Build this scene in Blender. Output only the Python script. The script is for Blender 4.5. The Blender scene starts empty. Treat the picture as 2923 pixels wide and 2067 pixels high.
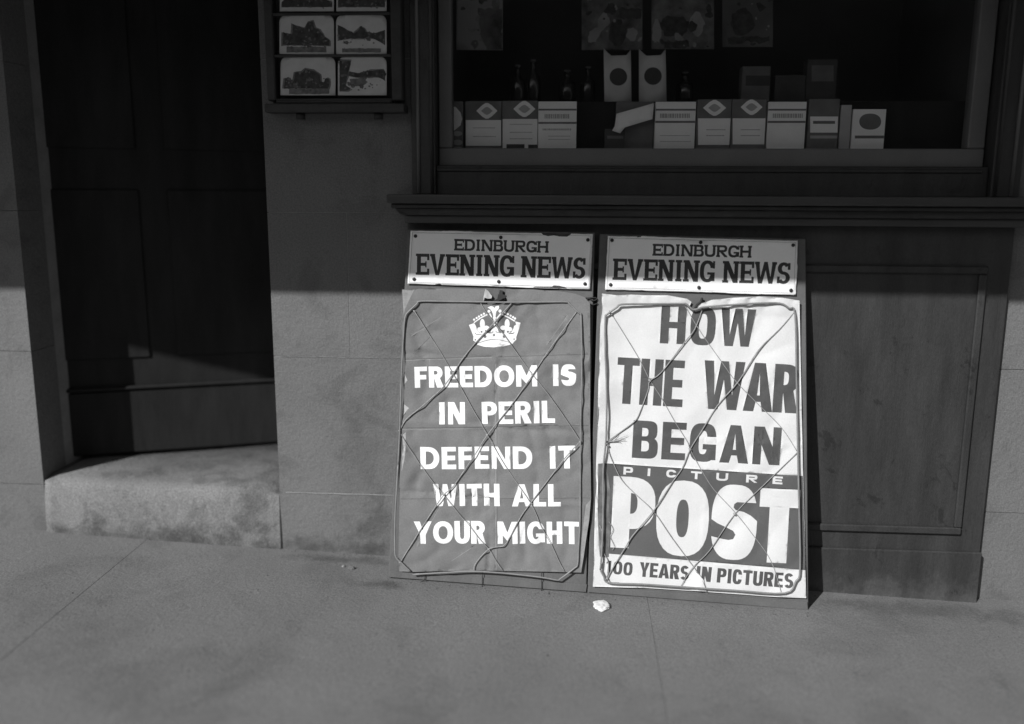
import bpy, bmesh, math, random
from mathutils import Vector, noise
from mathutils.geometry import delaunay_2d_cdt
random.seed(7)
PI = math.pi
sc = bpy.context.scene
COL = sc.collection

# ---------------------------------------------------------------- camera
CW, CH, CF = 2923.0, 2067.0, 2546.0
YAW, PITCH, ROLL = math.radians(4.1), math.radians(10.7), math.radians(0.3)
CAM = Vector((0, -2.42, 1.05))
FWD = Vector((-math.sin(YAW)*math.cos(PITCH), math.cos(YAW)*math.cos(PITCH), -math.sin(PITCH)))
R0 = Vector((math.cos(YAW), math.sin(YAW), 0)); U0 = R0.cross(FWD)
RGT = R0*math.cos(ROLL) + U0*math.sin(ROLL); UPV = -R0*math.sin(ROLL) + U0*math.cos(ROLL)
cd = bpy.data.cameras.new('camera'); cam = bpy.data.objects.new('camera', cd); COL.objects.link(cam)
from mathutils import Matrix
cam.matrix_world = Matrix(((RGT.x, UPV.x, -FWD.x, CAM.x), (RGT.y, UPV.y, -FWD.y, CAM.y), (RGT.z, UPV.z, -FWD.z, CAM.z), (0, 0, 0, 1)))
cd.sensor_width = 36; cd.lens = CF/CW*36; cd.clip_end = 2000; cd.clip_start = 0.05
cd.dof.use_dof = True; cd.dof.focus_distance = 2.385; cd.dof.aperture_fstop = 0.62
sc.camera = cam

# ---------------------------------------------------------------- light
SUNV = Vector((0.70, 1.0, -0.84))            # direction in which sunlight travels
w = bpy.data.worlds.new('World'); sc.world = w; w.use_nodes = True
nt = w.node_tree; bg = nt.nodes['Background']
sky = nt.nodes.new('ShaderNodeTexSky'); sky.sky_type = 'NISHITA'; sky.sun_disc = False
sky.sun_elevation = math.atan2(0.84, math.hypot(0.70, 1.0))
sky.sun_rotation = math.atan2(-0.70, -1.0)
bw = nt.nodes.new('ShaderNodeRGBToBW')       # black and white photograph
nt.links.new(sky.outputs[0], bw.inputs[0]); nt.links.new(bw.outputs[0], bg.inputs[0])
bg.inputs[1].default_value = 0.094
ld = bpy.data.lights.new('sun', 'SUN'); ld.energy = 4.5; ld.angle = math.radians(0.53); ld.color = (1, 1, 1)
sun = bpy.data.objects.new('sun', ld); COL.objects.link(sun)
sun.rotation_euler = SUNV.to_track_quat('-Z', 'Y').to_euler()
sc.view_settings.view_transform = 'Standard'; sc.view_settings.look = 'None'
sc.view_settings.exposure = 0.0; sc.view_settings.gamma = 1; sc.view_settings.use_curve_mapping = False
sc.render.engine = 'CYCLES'

# ---------------------------------------------------------------- projection helpers (photo pixel -> point on a real plane)
def ray(x, y): return (FWD*CF + RGT*(x - CW/2) + UPV*(CH/2 - y)).normalized()
def onY(x, y, Y):
    d = ray(x, y); return CAM + d*((Y - CAM.y)/d.y)
def xz(x, y, Y):
    p = onY(x, y, Y); return p.x, p.z
def ground_z(X, Y): return -0.013 - 0.040*X + 0.012*(Y + 0.15)
def onG(x, y):
    d = ray(x, y); t = 2.0
    for _ in range(30):
        p = CAM + d*t; t += (p.z - ground_z(p.x, p.y))/(-d.z)
    return CAM + d*t

# ---------------------------------------------------------------- object helpers
def tag(o, label=None, cat=None, group=None, kind=None):
    if label: o['label'] = label
    if cat: o['category'] = cat
    if group: o['group'] = group
    if kind: o['kind'] = kind
    return o
def empty(name, loc, label, cat, group=None):
    o = bpy.data.objects.new(name, None); COL.objects.link(o); o.location = loc; o.empty_display_size = .05
    return tag(o, label, cat, group)
def link(name, me, mats, parent=None, smooth=False):
    for m in (mats if isinstance(mats, (list, tuple)) else [mats]): me.materials.append(m)
    o = bpy.data.objects.new(name, me); COL.objects.link(o)
    if parent:
        o.parent = parent; o.matrix_parent_inverse = Matrix.Translation(-Vector(parent.location))
    if smooth:
        me.polygons.foreach_set('use_smooth', [True]*len(me.polygons))
    return o
def from_bm(name, bm, mats, parent=None, smooth=False):
    bmesh.ops.recalc_face_normals(bm, faces=bm.faces)
    me = bpy.data.meshes.new(name); bm.to_mesh(me); bm.free()
    return link(name, me, mats, parent, smooth)
def bm_box(bm, x0, x1, y0, y1, z0, z1, bev=0.0, seg=1):
    b = bmesh.new()
    vs = [b.verts.new((x, y, z)) for x in (x0, x1) for y in (y0, y1) for z in (z0, z1)]
    for f in ((0, 1, 3, 2), (4, 6, 7, 5), (0, 4, 5, 1), (2, 3, 7, 6), (0, 2, 6, 4), (1, 5, 7, 3)):
        b.faces.new([vs[i] for i in f])
    if bev > 0: bmesh.ops.bevel(b, geom=list(b.edges), offset=bev, segments=seg, affect='EDGES', profile=.6)
    me = bpy.data.meshes.new('t'); b.to_mesh(me); b.free(); bm.from_mesh(me); bpy.data.meshes.remove(me)
def box(name, x0, x1, y0, y1, z0, z1, m, parent=None, bev=0.002, seg=1):
    bm = bmesh.new(); bm_box(bm, x0, x1, y0, y1, z0, z1, bev, seg); return from_bm(name, bm, m, parent)
def tube_into(bm, pts, r, n=6, closed=False):
    pts = [Vector(p) for p in pts]; rings = []; L = len(pts)
    prev = None
    for i, p in enumerate(pts):
        a = pts[(i-1) % L] if (closed or i > 0) else p; c = pts[(i+1) % L] if (closed or i < L-1) else p
        d = (c - a).normalized()
        s = d.cross(Vector((0, 1, 0.13)));
        if s.length < 1e-4: s = d.cross(Vector((1, 0, 0)))
        s.normalize(); t = s.cross(d).normalized()
        rr = r(i/(L-1)) if callable(r) else r
        rings.append([bm.verts.new(p + (s*math.cos(k*2*PI/n) + t*math.sin(k*2*PI/n))*rr) for k in range(n)])
    for i in range(L if closed else L-1):
        A, B = rings[i], rings[(i+1) % L]
        for k in range(n): bm.faces.new((A[k], A[(k+1) % n], B[(k+1) % n], B[k]))
    if not closed:
        bm.faces.new(rings[0][::-1]); bm.faces.new(rings[-1])
def tube(name, pts, r, m, parent=None, closed=False, n=7):
    bm = bmesh.new(); tube_into(bm, pts, r, n, closed); return from_bm(name, bm, m, parent, True)
def catmull(P, k=6):
    P = [Vector(p) for p in P]; out = []
    for i in range(len(P)-1):
        p0 = P[max(i-1, 0)]; p1 = P[i]; p2 = P[i+1]; p3 = P[min(i+2, len(P)-1)]
        for j in range(k):
            t = j/k
            out.append(.5*((2*p1) + (p2-p0)*t + (2*p0-5*p1+4*p2-p3)*t*t + (3*p1-p0-3*p2+p3)*t**3))
    out.append(P[-1]); return out

# ---------------------------------------------------------------- materials (greys of a black and white photograph)
def mat(name, base, rough=.8, var=.12, scale=6, grain=.0, gscale=260, bump=.0, bscale=40, spec=.3, streak=None, stain=None, metal=0.0):
    m = bpy.data.materials.new(name); m.use_nodes = True; t = m.node_tree; N = t.nodes; L = t.links
    b = N['Principled BSDF']; b.inputs['Roughness'].default_value = rough; b.inputs['Specular IOR Level'].default_value = spec
    b.inputs['Metallic'].default_value = metal
    tc = N.new('ShaderNodeTexCoord'); co = tc.outputs['Object']
    if streak:
        mp = N.new('ShaderNodeMapping'); mp.inputs['Scale'].default_value = streak; L.new(co, mp.inputs[0]); co2 = mp.outputs[0]
    else: co2 = co
    n1 = N.new('ShaderNodeTexNoise'); n1.inputs['Scale'].default_value = scale; n1.inputs['Detail'].default_value = 7; n1.inputs['Roughness'].default_value = .6
    L.new(co2, n1.inputs['Vector'])
    mr = N.new('ShaderNodeMapRange'); mr.inputs['From Min'].default_value = .28; mr.inputs['From Max'].default_value = .72
    mr.inputs['To Min'].default_value = 1-var; mr.inputs['To Max'].default_value = 1+var; L.new(n1.outputs['Fac'], mr.inputs['Value'])
    val = mr.outputs[0]
    def mul(a, bq):
        q = N.new('ShaderNodeMath'); q.operation = 'MULTIPLY'; L.new(a, q.inputs[0])
        if isinstance(bq, (int, float)): q.inputs[1].default_value = bq
        else: L.new(bq, q.inputs[1])
        return q.outputs[0]
    if grain:
        n2 = N.new('ShaderNodeTexNoise'); n2.inputs['Scale'].default_value = gscale; n2.inputs['Detail'].default_value = 3
        L.new(co, n2.inputs['Vector'])
        m2 = N.new('ShaderNodeMapRange'); m2.inputs['From Min'].default_value = .3; m2.inputs['From Max'].default_value = .7
        m2.inputs['To Min'].default_value = 1-grain; m2.inputs['To Max'].default_value = 1+grain; L.new(n2.outputs['Fac'], m2.inputs['Value'])
        val = mul(val, m2.outputs[0])
    if stain:                         # (threshold, softness, strength, scale): irregular dirt patches
        n3 = N.new('ShaderNodeTexNoise'); n3.inputs['Scale'].default_value = stain[3]; n3.inputs['Detail'].default_value = 9; n3.inputs['Roughness'].default_value = .68
        n3.inputs['Distortion'].default_value = .6
        L.new(co, n3.inputs['Vector'])
        m3 = N.new('ShaderNodeMapRange'); m3.inputs['From Min'].default_value = stain[0]; m3.inputs['From Max'].default_value = stain[0]+stain[1]
        m3.inputs['To Min'].default_value = 1; m3.inputs['To Max'].default_value = 1-stain[2]; L.new(n3.outputs['Fac'], m3.inputs['Value'])
        val = mul(val, m3.outputs[0])
    val = mul(val, base)
    cc = N.new('ShaderNodeCombineColor')
    for i in range(3): L.new(val, cc.inputs[i])
    L.new(cc.outputs[0], b.inputs['Base Color'])
    if bump:
        nb = N.new('ShaderNodeTexNoise'); nb.inputs['Scale'].default_value = bscale; nb.inputs['Detail'].default_value = 8; nb.inputs['Roughness'].default_value = .65
        L.new(co2 if streak else co, nb.inputs['Vector'])
        bp = N.new('ShaderNodeBump'); bp.inputs['Strength'].default_value = bump; bp.inputs['Distance'].default_value = .004
        L.new(nb.outputs['Fac'], bp.inputs['Height']); L.new(bp.outputs[0], b.inputs['Normal'])
    return m
def dirt_near(m, spots):
    """irregular soiled patches at places of the surface (world positions, radii, strength), multiplied into the base colour"""
    t = m.node_tree; N = t.nodes; L = t.links; b = N['Principled BSDF']
    src = b.inputs['Base Color'].links[0].from_socket
    geo = N.new('ShaderNodeNewGeometry')
    nz = N.new('ShaderNodeTexNoise'); nz.inputs['Scale'].default_value = 14; nz.inputs['Detail'].default_value = 8; nz.inputs['Roughness'].default_value = .7
    L.new(geo.outputs['Position'], nz.inputs['Vector'])
    for (c, rad, s) in spots:
        mp = N.new('ShaderNodeMapping'); mp.vector_type = 'POINT'
        mp.inputs['Location'].default_value = [-c[i]/rad[i] for i in range(3)]; mp.inputs['Scale'].default_value = [1/r for r in rad]
        L.new(geo.outputs['Position'], mp.inputs[0])
        ln = N.new('ShaderNodeVectorMath'); ln.operation = 'LENGTH'; L.new(mp.outputs[0], ln.inputs[0])
        ad = N.new('ShaderNodeMath'); ad.operation = 'MULTIPLY_ADD'; L.new(nz.outputs['Fac'], ad.inputs[0]); ad.inputs[1].default_value = 2.6; L.new(ln.outputs['Value'], ad.inputs[2])
        mr = N.new('ShaderNodeMapRange'); mr.interpolation_type = 'SMOOTHSTEP'
        mr.inputs['From Min'].default_value = 1.35; mr.inputs['From Max'].default_value = 2.35; mr.inputs['To Min'].default_value = 1-s; mr.inputs['To Max'].default_value = 1
        L.new(ad.outputs[0], mr.inputs['Value'])
        mx = N.new('ShaderNodeVectorMath'); mx.operation = 'SCALE'; L.new(src, mx.inputs[0]); L.new(mr.outputs[0], mx.inputs['Scale'])
        src = mx.outputs[0]
    L.new(src, b.inputs['Base Color'])

M = {}
M['pave'] = mat('worn_stone_paving', .168, .92, .14, 2.2, .24, 240, .6, 90, stain=(.52, .16, .20, 3.6))
M['stone'] = mat('painted_sandstone', .147, .85, .12, 3.5, .20, 240, .8, 75, stain=(.53, .10, .18, 6))
M['stepstone'] = mat('step_stone', .195, .9, .16, 5, .26, 220, .9, 80, stain=(.50, .10, .30, 8))
M['mortar'] = mat('lime_mortar', .26, .9, .15, 20, .1)
M['road'] = mat('road_setts', .20, .9, .15, 1.5, .1)
M['black'] = mat('dark_shop_paint', .038, .45, .30, 6, .12, 200, .35, 60, spec=.35, streak=(3, 3, .6), stain=(.60, .05, .35, 14))
M['sillp'] = mat('sill_paint', .047, .45, .22, 6, .05, 200, .1, 30, spec=.4, streak=(1, 4, 4))
M['frame'] = mat('mid_grey_frame_paint', .145, .5, .12, 6, .04, 200, .06, 30)
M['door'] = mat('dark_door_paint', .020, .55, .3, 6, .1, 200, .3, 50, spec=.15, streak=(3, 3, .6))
M['int'] = mat('dark_window_lining', .060, .8, .2, 4)
M['shelf'] = mat('dark_shelf_cloth', .022, .9, .2, 9)
M['rack'] = mat('dark_rack_wood', .045, .6, .25, 8, .1, 120, .1, 60, streak=(1, 4, 4))
M['board'] = mat('weathered_board', .125, .8, .13, 7, .07, 260, .3, 50, stain=(.56, .1, .2, 9), streak=(3, 3, .8))
M['board2'] = mat('darker_board_edge', .12, .8, .18, 8, .08, 260, .3, 50)
M['enamel'] = mat('white_enamel', .84, .45, .03, 5, .02, 300, spec=.35)
M['enamelink'] = mat('dark_enamel_lettering', .045, .5, .15, 12)
M['red'] = mat('mid_grey_poster_ink', .183, .75, .12, 7, .09, 300, .2, 60)
M['white'] = mat('bare_white_paper', .90, .8, .02, 7, .03, 300)
M['paper'] = mat('off_white_poster_paper', .68, .8, .06, 9, .04, 300, .1, 50)
M['ink'] = mat('dark_poster_ink', .085, .75, .22, 14, .08, 300)
M['ink2'] = mat('dark_grey_band_ink', .105, .75, .12, 9, .06, 300)
M['wire'] = mat('grey_frame_wire', .22, .45, .2, 40, spec=.5)
M['cord'] = mat('twine', .30, .9, .25, 90)
M['iron'] = mat('dark_iron', .03, .6, .3, 20)
M['rust'] = mat('rusted_chip', .06, .9, .4, 60)
M['cardw'] = mat('pale_card', .50, .8, .10, 30)
M['cardm'] = mat('mid_grey_print', .15, .8, .45, 70)
M['cardd'] = mat('dark_print', .055, .8, .5, 60)
M['packw'] = mat('pale_packet_print', .86, .7, .05, 20)
M['packm'] = mat('grey_packet_print', .40, .7, .1, 20)
M['packd'] = mat('dark_packet_print', .15, .6, .2, 20)
M['packk'] = mat('darkest_packet_print', .06, .6, .2, 20)
M['magm'] = mat('dim_picture_print', .13, .8, .75, 22)
M['magl'] = mat('light_picture_print', .30, .8, .3, 12)
M['bottle'] = mat('dark_bottle_glass', .012, .12, .1, 8, spec=.6)
M['canvas'] = mat('awning_canvas', .22, .9, .1, 5)
gl = bpy.data.materials.new('window_glass'); gl.use_nodes = True
_n = gl.node_tree; _n.nodes.clear()
_o = _n.nodes.new('ShaderNodeOutputMaterial'); _t = _n.nodes.new('ShaderNodeBsdfTransparent'); _t.inputs[0].default_value = (.96, .96, .96, 1)
_g = _n.nodes.new('ShaderNodeBsdfGlossy'); _g.inputs['Roughness'].default_value = .02
_lw = _n.nodes.new('ShaderNodeLayerWeight'); _lw.inputs[0].default_value = .5
_pw = _n.nodes.new('ShaderNodeMath'); _pw.operation = 'POWER'; _n.links.new(_lw.outputs['Facing'], _pw.inputs[0]); _pw.inputs[1].default_value = 4.5
_f = _n.nodes.new('ShaderNodeMath'); _f.operation = 'MULTIPLY_ADD'; _n.links.new(_pw.outputs[0], _f.inputs[0]); _f.inputs[1].default_value = .8; _f.inputs[2].default_value = .022
_m = _n.nodes.new('ShaderNodeMixShader')
_n.links.new(_f.outputs[0], _m.inputs[0]); _n.links.new(_t.outputs[0], _m.inputs[1]); _n.links.new(_g.outputs[0], _m.inputs[2]); _n.links.new(_m.outputs[0], _o.inputs[0])
M['glass'] = gl

# ---------------------------------------------------------------- flat print: outlines painted on a sheet's own mesh
def rect(x0, y0, x1, y1): return [(x0, y0), (x1, y0), (x1, y1), (x0, y1)]
def sgnpow(v, e): return math.copysign(abs(v)**e, v)
def oval(x0, y0, x1, y1, n=2.2, k=28):
    cx, cy, a, b = (x0+x1)/2, (y0+y1)/2, (x1-x0)/2, (y1-y0)/2
    return [(cx + a*sgnpow(math.cos(i*2*PI/k+.01), 2/n), cy + b*sgnpow(math.sin(i*2*PI/k+.01), 2/n)) for i in range(k)]
def dee(x0, y0, x1, y1, n=2.2, k=14, cut=1.0):
    b = (y1-y0)/2; a = min(x1-x0, b*cut); xm = x1-a; cy = (y0+y1)/2
    P = [(x0, y0)]
    for i in range(k+1):
        q = -PI/2 + PI*i/k
        P.append((xm + a*sgnpow(math.cos(q), 2/n) if 0 < i < k else xm, cy + b*sgnpow(math.sin(q), 2/n)))
    P.append((x0, y1)); 
    return [p for i, p in enumerate(P) if i == 0 or (abs(p[0]-P[i-1][0]) + abs(p[1]-P[i-1][1])) > 1e-6]
def band(C, tx, ty):
    L, R = [], []
    for i, p in enumerate(C):
        a = C[max(i-1, 0)]; c = C[min(i+1, len(C)-1)]
        dx, dy = c[0]-a[0], c[1]-a[1]; l = math.hypot(dx, dy) or 1; nx, ny = -dy/l, dx/l
        L.append((p[0]+nx*tx/2, p[1]+ny*ty/2)); R.append((p[0]-nx*tx/2, p[1]-ny*ty/2))
    return L + R[::-1]
def glyph(c, W, t, h, slab=0.0, n=2.2):
    """ordered on/off outlines of a capital in a W x 1 box; t, h stem and bar thickness; slab = serif overhang"""
    s = slab; hs = h*.8; o = []
    def A(p): o.append((1, p))
    def X(p): o.append((0, p))
    x0 = s; x1 = W - s
    def ser(xa, xb, y):
        if s: A(rect(xa-s, (0 if y == 0 else 1-hs), xb+s, (hs if y == 0 else 1)))
    if c in 'EFL':
        A(rect(x0, 0, x0+t, 1)); 
        if c != 'L': A(rect(x0, 1-h, W, 1)); A(rect(x0, .5-h/2, W*.93 if not s else W*.8, .5+h/2))
        if c != 'F': A(rect(x0, 0, W, h))
        if s:
            ser(x0, x0+t, 0); ser(x0, x0+t, 1); A(rect(W-t*.55, .70, W, 1)); A(rect(W-t*.55, 0, W, .30)); A(rect(W*.8-t*.35, .36, W*.8, .64))
    elif c == 'I' or c == '1':
        m = W/2; A(rect(m-t/2, 0, m+t/2, 1)); ser(m-t/2, m+t/2, 0); ser(m-t/2, m+t/2, 1)
        if c == '1': A([(m-t/2, 1), (m-t/2-.12, .86), (m-t/2-.12, .74), (m-t/2, .80)])
    elif c == 'T':
        A(rect(0, 1-h, W, 1)); A(rect(W/2-t/2, 0, W/2+t/2, 1-h*.5))
    elif c == 'H':
        A(rect(x0, 0, x0+t, 1)); A(rect(x1-t, 0, x1, 1)); A(rect(x0, .5-h/2, x1, .5+h/2))
        for y in (0, 1): ser(x0, x0+t, y); ser(x1-t, x1, y)
    elif c == 'N':
        A(rect(x0, 0, x0+t*.9, 1)); A(rect(x1-t*.9, 0, x1, 1)); A([(x0, 1), (x0+t*1.15, 1), (x1, 0), (x1-t*1.15, 0)])
        ser(x0, x0+t*.6, 1); ser(x0, x0+t*.9, 0); ser(x1-t*.9, x1, 1)
    elif c == 'M':
        q = t*.95; A(rect(x0, 0, x0+q, 1)); A(rect(x1-q, 0, x1, 1)); m = W/2
        A([(x0, 1), (x0+q*1.1, 1), (m, .52), (x1-q*1.1, 1), (x1, 1), (x1-q*.2, .62), (m, .12), (x0+q*.2, .62)])
    elif c in 'VWY':
        if c == 'V': segs = [(0, W/2), (W, W/2)]
        if c == 'V':
            A([(s*.6, 1), (s*.6+t*1.1, 1), (W/2, .22), (W-s*.6-t*1.1, 1), (W-s*.6, 1), (W/2+t*.45, 0), (W/2-t*.45, 0)])
            ser(s*.6+t*.2, s*.6+t*.9, 1); ser(W-s*.6-t*.9, W-s*.6-t*.2, 1)
        if c == 'W':
            q = t*.98; a = W*.27; b = W*.73; m = W/2; e = s*.6
            A([(e, 1), (e+q, 1), (a+q*.05, .30), (m-q*.42, 1), (m+q*.42, 1), (b-q*.05, .30), (W-e-q, 1), (W-e, 1), (b+q*.5, 0), (b-q*.5, 0), (m, .62), (a+q*.5, 0), (a-q*.5, 0)])
            ser(e+q*.2, e+q*.8, 1); ser(W-e-q*.8, W-e-q*.2, 1)
        if c == 'Y':
            A([(0, 1), (t*1.12, 1), (W/2, .60), (W-t*1.12, 1), (W, 1), (W/2+t/2, .40), (W/2+t/2, 0), (W/2-t/2, 0), (W/2-t/2, .40)])
    elif c == 'A':
        q = t*1.08; m = W/2
        A([(0, 0), (m-q*.52, 1), (m+q*.52, 1), (W, 0), (W-q, 0), (W-q-(m-q*.5)*.20, .20), (q+(m-q*.5)*.20, .20), (q, 0)])
        yb = .20+h*.8
        k = (m-q*.55)
        X([(q+k*yb*.98, yb), (W-q-k*yb*.98, yb), (m, max(.78, yb+.1))])
    elif c in 'PRB':
        A(rect(x0, 0, x0+t, 1))
        if c == 'B':
            A(dee(x0, 0, W, .53+h*.18, n)); A(dee(x0, .53-h*.18, W*.95, 1, n))
            X(dee(x0+t, h, W-t, .53-h*.32, n)); X(dee(x0+t, .53+h*.32, W*.95-t, 1-h, n))
        else:
            lo = .42 if c == 'R' else (.27 if t > .24 and h > .22 else .38)
            A(dee(x0, lo, (W if c == 'P' else W-s*.5)*(1 if c == 'P' else .96), 1, n))
            X(dee(x0+t, lo+h*.92, (W if c == 'P' else W*.96-s*.5)-t*.98, 1-h*.95, n))
            if c == 'R':
                A([(x0+t*.95, lo+h*.3), (x0+t*1.9+.02, lo+h*.6), (W, 0), (W-t*1.25, 0)])
                ser(W-t*1.1, W-t*.5-s*.2, 0)
        ser(x0, x0+t, 0)
        if s: A(rect(0, 1-hs, x0+t, 1)); 
    elif c == 'D':
        A(dee(x0, 0, W, 1, n, 18, .95)); X(dee(x0+t, h, W-t, 1-h, n, 18, .95))
        if s: A(rect(0, 1-hs, x0+t, 1)); A(rect(0, 0, x0+t, hs))
    elif c in 'O0':
        A(oval(0, -.01, W, 1.01, n)); X(oval(t, h, W-t, 1-h, n))
    elif c in 'CG':
        A(oval(0, -.01, W, 1.01, n)); X(oval(t, h, W-t, 1-h, n))
        X(rect(W*.55, .40 if c == 'G' else .34, W+.001, .66))
        if c == 'G': A(rect(W-t, .05, W, .46)); A(rect(W*.5, .46-h*.75, W, .46))
        if s: A(rect(W-t*.5, .64, W, 1-.02))
    elif c == 'U':
        A(rect(x0, .3, x0+t, 1)); A(rect(x1-t, .3, x1, 1))
        A([(x0 + (x1-x0)*(.5-.5*sgnpow(math.cos(PI*i/20), 2/n)), .36 - .37*sgnpow(math.sin(PI*i/20), 2/n)) for i in range(21)])
        X([(x0+t + (x1-x0-2*t)*(.5-.5*sgnpow(math.cos(PI*i/16), 2/n)), .36 - (.36-h)*sgnpow(math.sin(PI*i/16), 2/n)) for i in range(17)])
        X(rect(x0+t, .359, x1-t, 1)); 
        if s: A(rect(0, 1-hs, x0+t+s*.6, 1)); A(rect(x1-t-s*.6, 1-hs, W, 1))
    elif c == 'S' and t > .24 and h > .21:          # very fat S: an oval with two short slots
        A(oval(0, -.005, W, 1.005, 2.7, 40))
        X([(W+.004, .77), (.54*W, .775), (.48*W, .745), (.47*W, .70), (.52*W, .665), (.70*W, .645), (.86*W, .60), (W+.004, .53)])
        X([(-.004, .30), (-.004, .53), (.14*W, .475), (.34*W, .425), (.49*W, .385), (.545*W, .335), (.50*W, .275), (.40*W, .258), (.25*W, .268)])
    elif c == 'S':
        C = []; r = W/2-t/2; ra = .26-h/4+.0; 
        yt = 1-h/2-ra; yb = h/2+ra
        ry1 = (1-h/2-.5)/2; ry2 = (.5-h/2)/2; c1 = .5+ry1; c2 = .5-ry2
        for i in range(15):
            q = math.radians(28 + (270-28)*i/14); C.append((W/2 + r*.93*math.cos(q), c1 + ry1*math.sin(q)))
        for i in range(1, 15):
            q = math.radians(90 - (90+152)*i/14); C.append((W/2 + r*math.cos(q), c2 + ry2*math.sin(q)))
        A(band(C, t, h))
        if s: A(rect(W-t*.62, .66, W, .97)); A(rect(0, .03, t*.62, .34))
    return o
WID = dict(A=.86, B=.68, C=.78, D=.80, E=.60, F=.57, G=.84, H=.74, I=.27, L=.55, M=.96, N=.78, O=.94, P=.64, R=.68, S=.62, T=.70, U=.72, V=.80, W=1.14, Y=.84)
WID['0'] = .62; WID['1'] = .36
WSLAB = dict(E=.74, V=.86, N=.86, I=.44, G=.78, W=1.16, S=.66, D=.80, B=.74, U=.84, R=.82, H=.86)
WCON = dict(A=.62, B=.52, C=.50, D=.52, E=.46, G=.54, H=.54, I=.24, N=.56, O=.54, P=.50, R=.54, S=.50, T=.50, U=.52, W=.84, Y=.56, M=.7); WCON['0'] = .50; WCON['1'] = .30
def word(txt, bl, br, tl, t, h, widths, gap, ink, ground, slab=0.0, n=2.2, spaces=.35):
    """ordered (material, outline) list for a word between sheet points bl and br, height from bl to tl"""
    bl, br, tl = Vector(bl), Vector(br), Vector(tl); H = (tl-bl).length; Wd = (br-bl).length/H
    nat = sum(widths[c] if c != ' ' else spaces for c in txt); gaps = gap*(len(txt)-1)
    k = (Wd-gaps)/nat; x = 0; out = []
    ex = (br-bl).normalized()*H; ey = (tl-bl)
    ey = ey - ex*(ey.dot(ex)/ex.length_squared)
    for c in txt:
        if c == ' ': x += spaces*k+gap; continue
        wd = widths[c]*k; jit = 0
        for on, P in glyph(c, wd, t, h, slab, n):
            Q = [bl + ex*(x+px) + ey*py for px, py in P]
            out.append((ink if on else ground, [(q.x, q.y) for q in Q]))
        x += wd+gap
    return out
def sheet(name, outline, ops, spacing, hfun, place, mats, parent=None, base=0, thick=0.0):
    """a sheet cut to `outline` (sheet coordinates, metres); ops = ordered (material index, outline); hfun = relief; place(u,v,h) -> world"""
    S = 10.0
    verts, faces = [], []
    def addp(P):
        i0 = len(verts); a = 0
        P = list(P)
        for i in range(len(P)): a += P[i][0]*P[(i+1) % len(P)][1] - P[(i+1) % len(P)][0]*P[i][1]
        if a < 0: P = P[::-1]
        for p in P: verts.append(Vector((p[0]*S, p[1]*S)))
        faces.append(list(range(i0, i0+len(P))))
    addp(outline)
    for _, P in ops: addp(P)
    us = [p[0] for p in outline]; vs = [p[1] for p in outline]
    nu = int((max(us)-min(us))/spacing)+1; nv = int((max(vs)-min(vs))/spacing)+1
    for i in range(nu+1):
        for j in range(nv+1):
            verts.append(Vector(((min(us)+(i+random.uniform(-.2, .2))*spacing)*S, (min(vs)+(j+random.uniform(-.2, .2))*spacing)*S)))
    V, E_, F, ov, oe, of = delaunay_2d_cdt(verts, [], faces, 0, 1e-5)
    fs, mi = [], []
    for f, o in zip(F, of):
        if 0 not in o: continue
        k = max(o); fs.append(f); mi.append(base if k == 0 else ops[k-1][0])
    used = sorted({i for f in fs for i in f}); re = {v: i for i, v in enumerate(used)}
    P3 = [place(V[i][0]/S, V[i][1]/S, hfun(V[i][0]/S, V[i][1]/S)) for i in used]
    me = bpy.data.meshes.new(name); me.from_pydata([tuple(p) for p in P3], [], [[re[i] for i in f] for f in fs])
    o = link(name, me, mats, parent, True)
    me.polygons.foreach_set('material_index', mi); me.update()
    return o

# ================================================================ THE PLACE
def struct(o): o['kind'] = 'structure'; return o
# --- ground: road far out, pavement of big slabs
gx = 400
def gsheet(name, x0, x1, y0, y1, dz, m, parent=None):
    me = bpy.data.meshes.new(name)
    me.from_pydata([(x, y, ground_z(max(-12, min(12, x)), max(-4, min(2, y)))+dz) for x, y in ((x0, y0), (x1, y0), (x1, y1), (x0, y1))], [], [(0, 1, 2, 3)])
    return link(name, me, m, parent)
struct(gsheet('road', -gx, gx, -gx, -3.35, -.13, M['road'])).location.z = -.35
bm = bmesh.new()
pvm = M['pave']
def slab_mesh(name, x0, x1, y0, y1, parent, m):
    g = .0004; b = bmesh.new(); N_ = 2
    top = [(x0+g, y0+g), (x1-g, y0+g), (x1-g, y1-g), (x0+g, y1-g)]
    vt = [b.verts.new((x, y, ground_z(x, y))) for x, y in top]; vb = [b.verts.new((x, y, ground_z(x, y)-.07)) for x, y in top]
    b.faces.new(vt); b.faces.new(vb[::-1])
    for i in range(4): b.faces.new((vt[i], vb[i], vb[(i+1) % 4], vt[(i+1) % 4]))
    bmesh.ops.bevel(b, geom=[e for e in b.edges if all(v in vt for v in e.verts)], offset=.0005, segments=1, affect='EDGES')
    return from_bm(name, b, m, parent)
pv = gsheet('pavement', -12, 12, -3.2, .9, -.0025, mat('joint_dirt', .13, .95, .2, 30)); struct(pv)
xj = onG(1880, 1900).x
xs = [xj-1.46*4, xj-1.46*3, xj-1.46*2, xj-1.46, xj, xj+1.30, xj+2.6, xj+3.9]
for i in range(len(xs)-1):
    slab_mesh('paving_slab', xs[i], xs[i+1], -1.30, .75 if i not in (9,) else 0, pv, pvm)
for i in range(len(xs)-1):
    slab_mesh('paving_slab', xs[i]+.6, xs[i+1]+.6, -2.25, -1.30, pv, pvm)
kb = bmesh.new(); bm_box(kb, -12, 12, -3.35, -3.2, -.6, .02, .01); k = from_bm('kerb', kb, mat('kerb_stone', .25, .85, .12, 4)); struct(k)

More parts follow.
